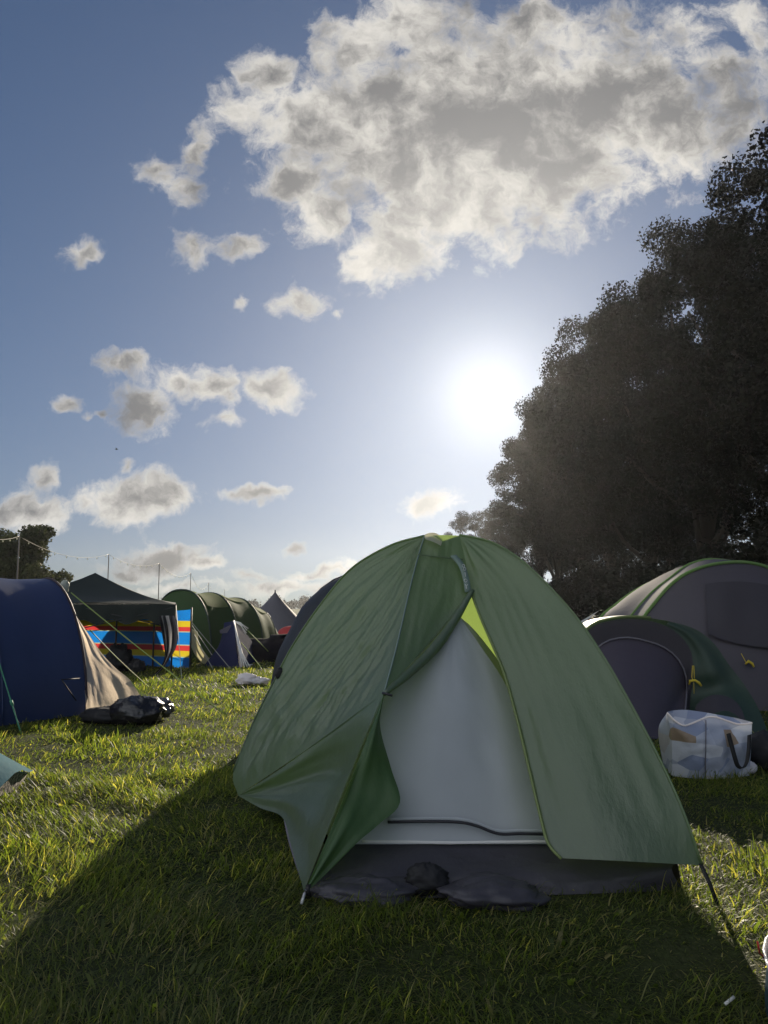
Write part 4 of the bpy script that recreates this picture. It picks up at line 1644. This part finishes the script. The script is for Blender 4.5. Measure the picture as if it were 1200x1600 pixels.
for i, (x, Y, sx, sz, lb) in enumerate(far):
    C, T = (TA, TB)[i % 2]
    place_tree('broadleaf_tree', C, T, (x, Y, 0), 1 + i, (sx, sx, sz), lb)
BU = tree_parts('hedge_bush', 5, 3.4, 2.6, 26, 9000, .17, M['leaf'], .02, (.25, .42))
for i, (x, Y) in enumerate([(10.6, 20), (11.2, 25), (10.8, 30.5), (11, 37), (11.2, 44), (11.2, 52), (11.5, 61), (11.5, 71), (14, 18)]):
    place_tree('bush', BU[0], BU[1], (x, Y, 0), i * 1.9, (1.1, 1.25, 1 + .12 * math.sin(i * 2.3)), 'dark bush filling the foot of the tall tree row', 'bush', 'bushes at the foot of the tree row')
TC = tree_parts('field_tree', 57, 7.9, 4.1, 46, 26000, .26, M['leaf2'], .08, (.18, .32))
place_tree('field_tree', TC[0], TC[1], (-26.6, 56, 0), .4, (1, 1, 1.0), 'round dark tree behind the navy tunnel tent and the festoon string')

# far wood on the horizon: one mass
rg = np.random.default_rng(91)
n = 260
cx_ = rg.uniform(-230, 120, n)
cs = np.stack([cx_, rg.uniform(345, 372, n), 2.4 + 1.5 * np.sin(cx_ * .031 + 1) + rg.uniform(-.8, 1.6, n)], 1)
v, tint = leaf_cloud(cs, rg.uniform(2.2, 4.2, n), 60000, .9, rg, .9)
v[:, 2] = np.maximum(v[:, 2], 0)
me = np_mesh('far_wood', v, np.arange(len(v)), np.arange(len(v) // 4) * 4, M['leaf'], tint)
o = link('far_wood', me)
tag(o, 'low dark line of woodland along the horizon', 'woodland', kind='stuff')

# a bird, tiny, up in the sky
c = P(182, 702, 55)
b = MB()
b.tube([c + V((-.12, 0, 0)), c, c + V((.13, 0, .01))], [.01, .045, .012], 8)
b.loft([[c + V((-.02, -.22, .06)), c + V((.0, 0, .02)), c + V((-.02, .22, .06))], [c + V((.05, -.2, .06)), c + V((.08, 0, .02)), c + V((.05, .2, .06))]], 4, 10)
simple('bird', b, M['bird'], 'tiny dark bird high in the sky at left', 'bird', c)

# ------------------------------------------------------------------ grass
def in_poly(x, y, poly):
    ins = np.zeros(len(x), bool)
    j = len(poly) - 1
    for i in range(len(poly)):
        xi, yi = poly[i]
        xj, yj = poly[j]
        c = ((yi > y) != (yj > y)) & (x < (xj - xi) * (y - yi) / (yj - yi + 1e-12) + xi)
        ins ^= c
        j = i
    return ins


def vnoise(x, y, f, s):
    """cheap smooth noise in -1..1"""
    return (np.sin(x * f + s + 1.7 * np.sin(y * f * .63 + s * 2)) + np.sin(y * f * 1.13 + s * 3 + 1.3 * np.sin(x * f * .81 + s))
            + np.sin((x + y) * f * .71 + s * 5)) / 3


def build_grass():
    zones = [  # y0, y1, blades per m2, length, width
        (.6, 1.9, 2500, .066, .0045), (1.9, 3.4, 10500, .054, .0034), (3.4, 5.5, 6800, .052, .0042), (5.5, 9.0, 2700, .055, .0060),
        (9.0, 15.0, 850, .066, .0105), (15, 28, 230, .07, .021), (28, 60, 34, .09, .05)]
    X, Y, L, W = [], [], [], []
    for (y0, y1, den, ln, wd) in zones:
        hw = .53 * y1 + (2.3 if y1 < 6 else 3.0)
        n = int(2 * hw * (y1 - y0) * den)
        x = rng.uniform(-hw, hw, n)
        y = rng.uniform(y0, y1, n)
        k = np.abs(x) < .53 * y + (2.3 if y1 < 6 else 3.0)
        x, y = x[k], y[k]
        X.append(x); Y.append(y)
        L.append(np.full(len(x), ln)); W.append(np.full(len(x), wd))
    X, Y, L, W = map(np.concatenate, (X, Y, L, W))
    keep = ~in_poly(X, Y, [(-.30, 3.30), (1.2, 3.36), (1.3, 4.6), (.9, 5.3), (-.2, 5.3), (-.52, 4.6)])
    for (cx, cyy, r) in [(-.2, 7.0, .7), (3.1, 8.6, .7), (4.7, 10.6, 1.3), (-4.4, 8.0, .9), (-4.0, 13.9, .0)]:
        keep &= (X - cx) ** 2 + (Y - cyy) ** 2 > r * r
    patch = vnoise(X, Y, 2.1, 1) * .6 + vnoise(X, Y, 5.7, 2) * .4
    keep &= rng.uniform(0, 1, len(X)) < np.clip(.88 + .34 * patch, .72, 1)
    X, Y, L, W, patch = X[keep], Y[keep], L[keep], W[keep], patch[keep]
    n = len(X)
    tuft = np.clip(vnoise(X, Y, 8.3, 4) * .6 + vnoise(X, Y, 3.1, 7) * .5, -1, 1)
    L = L * rng.lognormal(0, .48, n) * (1 + .65 * tuft)
    L = L * np.clip(1.0 + .4 * vnoise(X, Y, 1.15, 15), .7, 1.4)
    L = np.minimum(L, .12)
    long_ = rng.uniform(0, 1, n) < .006
    L[long_] *= 1.7
    head = rng.uniform(0, 2 * np.pi, n)
    flow = vnoise(X, Y, 1.7, 9) * 3 + vnoise(X, Y, 4.5, 3) * 1.5
    usef = rng.uniform(0, 1, n) < .6
    head = np.where(usef, flow + rng.normal(0, .7, n), head)
    lean = np.clip(rng.normal(.86, .17, n) - .26 * tuft, .10, .99)
    W = W * rng.uniform(.6, 1.5, n)
    broad = (rng.uniform(0, 1, n) < .006 * (1 + np.clip(vnoise(X, Y, 4.1, 12), 0, 1) * 4)) & (Y < 9)
    W[broad] *= 4.5
    L[broad] = np.clip(L[broad] * .9, .04, .10)
    head = head + 0
    ez = np.sqrt(np.maximum(1 - lean ** 2, .04))
    dx, dy = np.cos(head), np.sin(head)
    tw = head + np.pi / 2 + rng.normal(0, .5, n)
    wx, wy = np.cos(tw) * W / 2, np.sin(tw) * W / 2
    Z = np.array([gz(a, b2) for a, b2 in zip(X.tolist(), Y.tolist())]) - .006
    v = np.empty((n, 7, 3), np.float32)
    for k, (s, lf, wf) in enumerate(((0, 0, 1.0), (.45, .30, .95), (.78, .66, .7))):
        px = X + dx * L * lean * lf
        py = Y + dy * L * lean * lf
        pz = Z + L * ez * s
        v[:, 2 * k] = np.stack([px - wx * wf, py - wy * wf, pz], 1)
        v[:, 2 * k + 1] = np.stack([px + wx * wf, py + wy * wf, pz], 1)
    droop = np.clip(1.0 - .35 * lean ** 2, .5, 1)
    v[:, 6] = np.stack([X + dx * L * lean, Y + dy * L * lean, Z + L * ez * droop], 1)
    base = (np.arange(n) * 7)[:, None]
    lp = base + np.array([0, 1, 3, 2, 2, 3, 5, 4, 4, 5, 6])
    st = (np.arange(n) * 11)[:, None] + np.array([0, 4, 8])
    tint = np.clip(.45 + .22 * rng.normal(size=n) + .22 * patch, 0, .9)
    tint = np.where(rng.uniform(0, 1, n) < .09 + .10 * (patch < -.1), rng.uniform(.9, 1, n), tint)
    me = np_mesh('grass', v.reshape(-1, 3), lp.ravel(), st.ravel(), M['grass'], np.repeat(tint, 7))
    o = link('grass', me)
    tag(o, 'rough short meadow grass of the camping field', 'grass', kind='stuff')
    print('grass blades', n)


build_grass()

# ------------------------------------------------------------------ haze
def build_haze():
    m, t, out = new_mat('haze_air')
    pv = t.node('ShaderNodeVolumePrincipled')
    pv.inputs['Color'].default_value = (.92, .95, 1.0, 1)
    pv.inputs['Density'].default_value = 0.00016
    pv.inputs['Anisotropy'].default_value = .72
    t.l.new(pv.outputs[0], out.inputs['Volume'])
    b = MB()
    x0, x1, y0, y1, z0, z1 = -440, 440, -70, 450, -1.0, 32
    b.v = [V(p) for p in ((x0, y0, z0), (x1, y0, z0), (x1, y1, z0), (x0, y1, z0), (x0, y0, z1), (x1, y0, z1), (x1, y1, z1), (x0, y1, z1))]
    b.f = [(3, 2, 1, 0), (4, 5, 6, 7), (0, 1, 5, 4), (1, 2, 6, 5), (2, 3, 7, 6), (3, 0, 4, 7)]
    o = b.build('haze', m, smooth=False)
    tag(o, 'thin bright haze in the evening air', 'haze', kind='stuff')


build_haze()
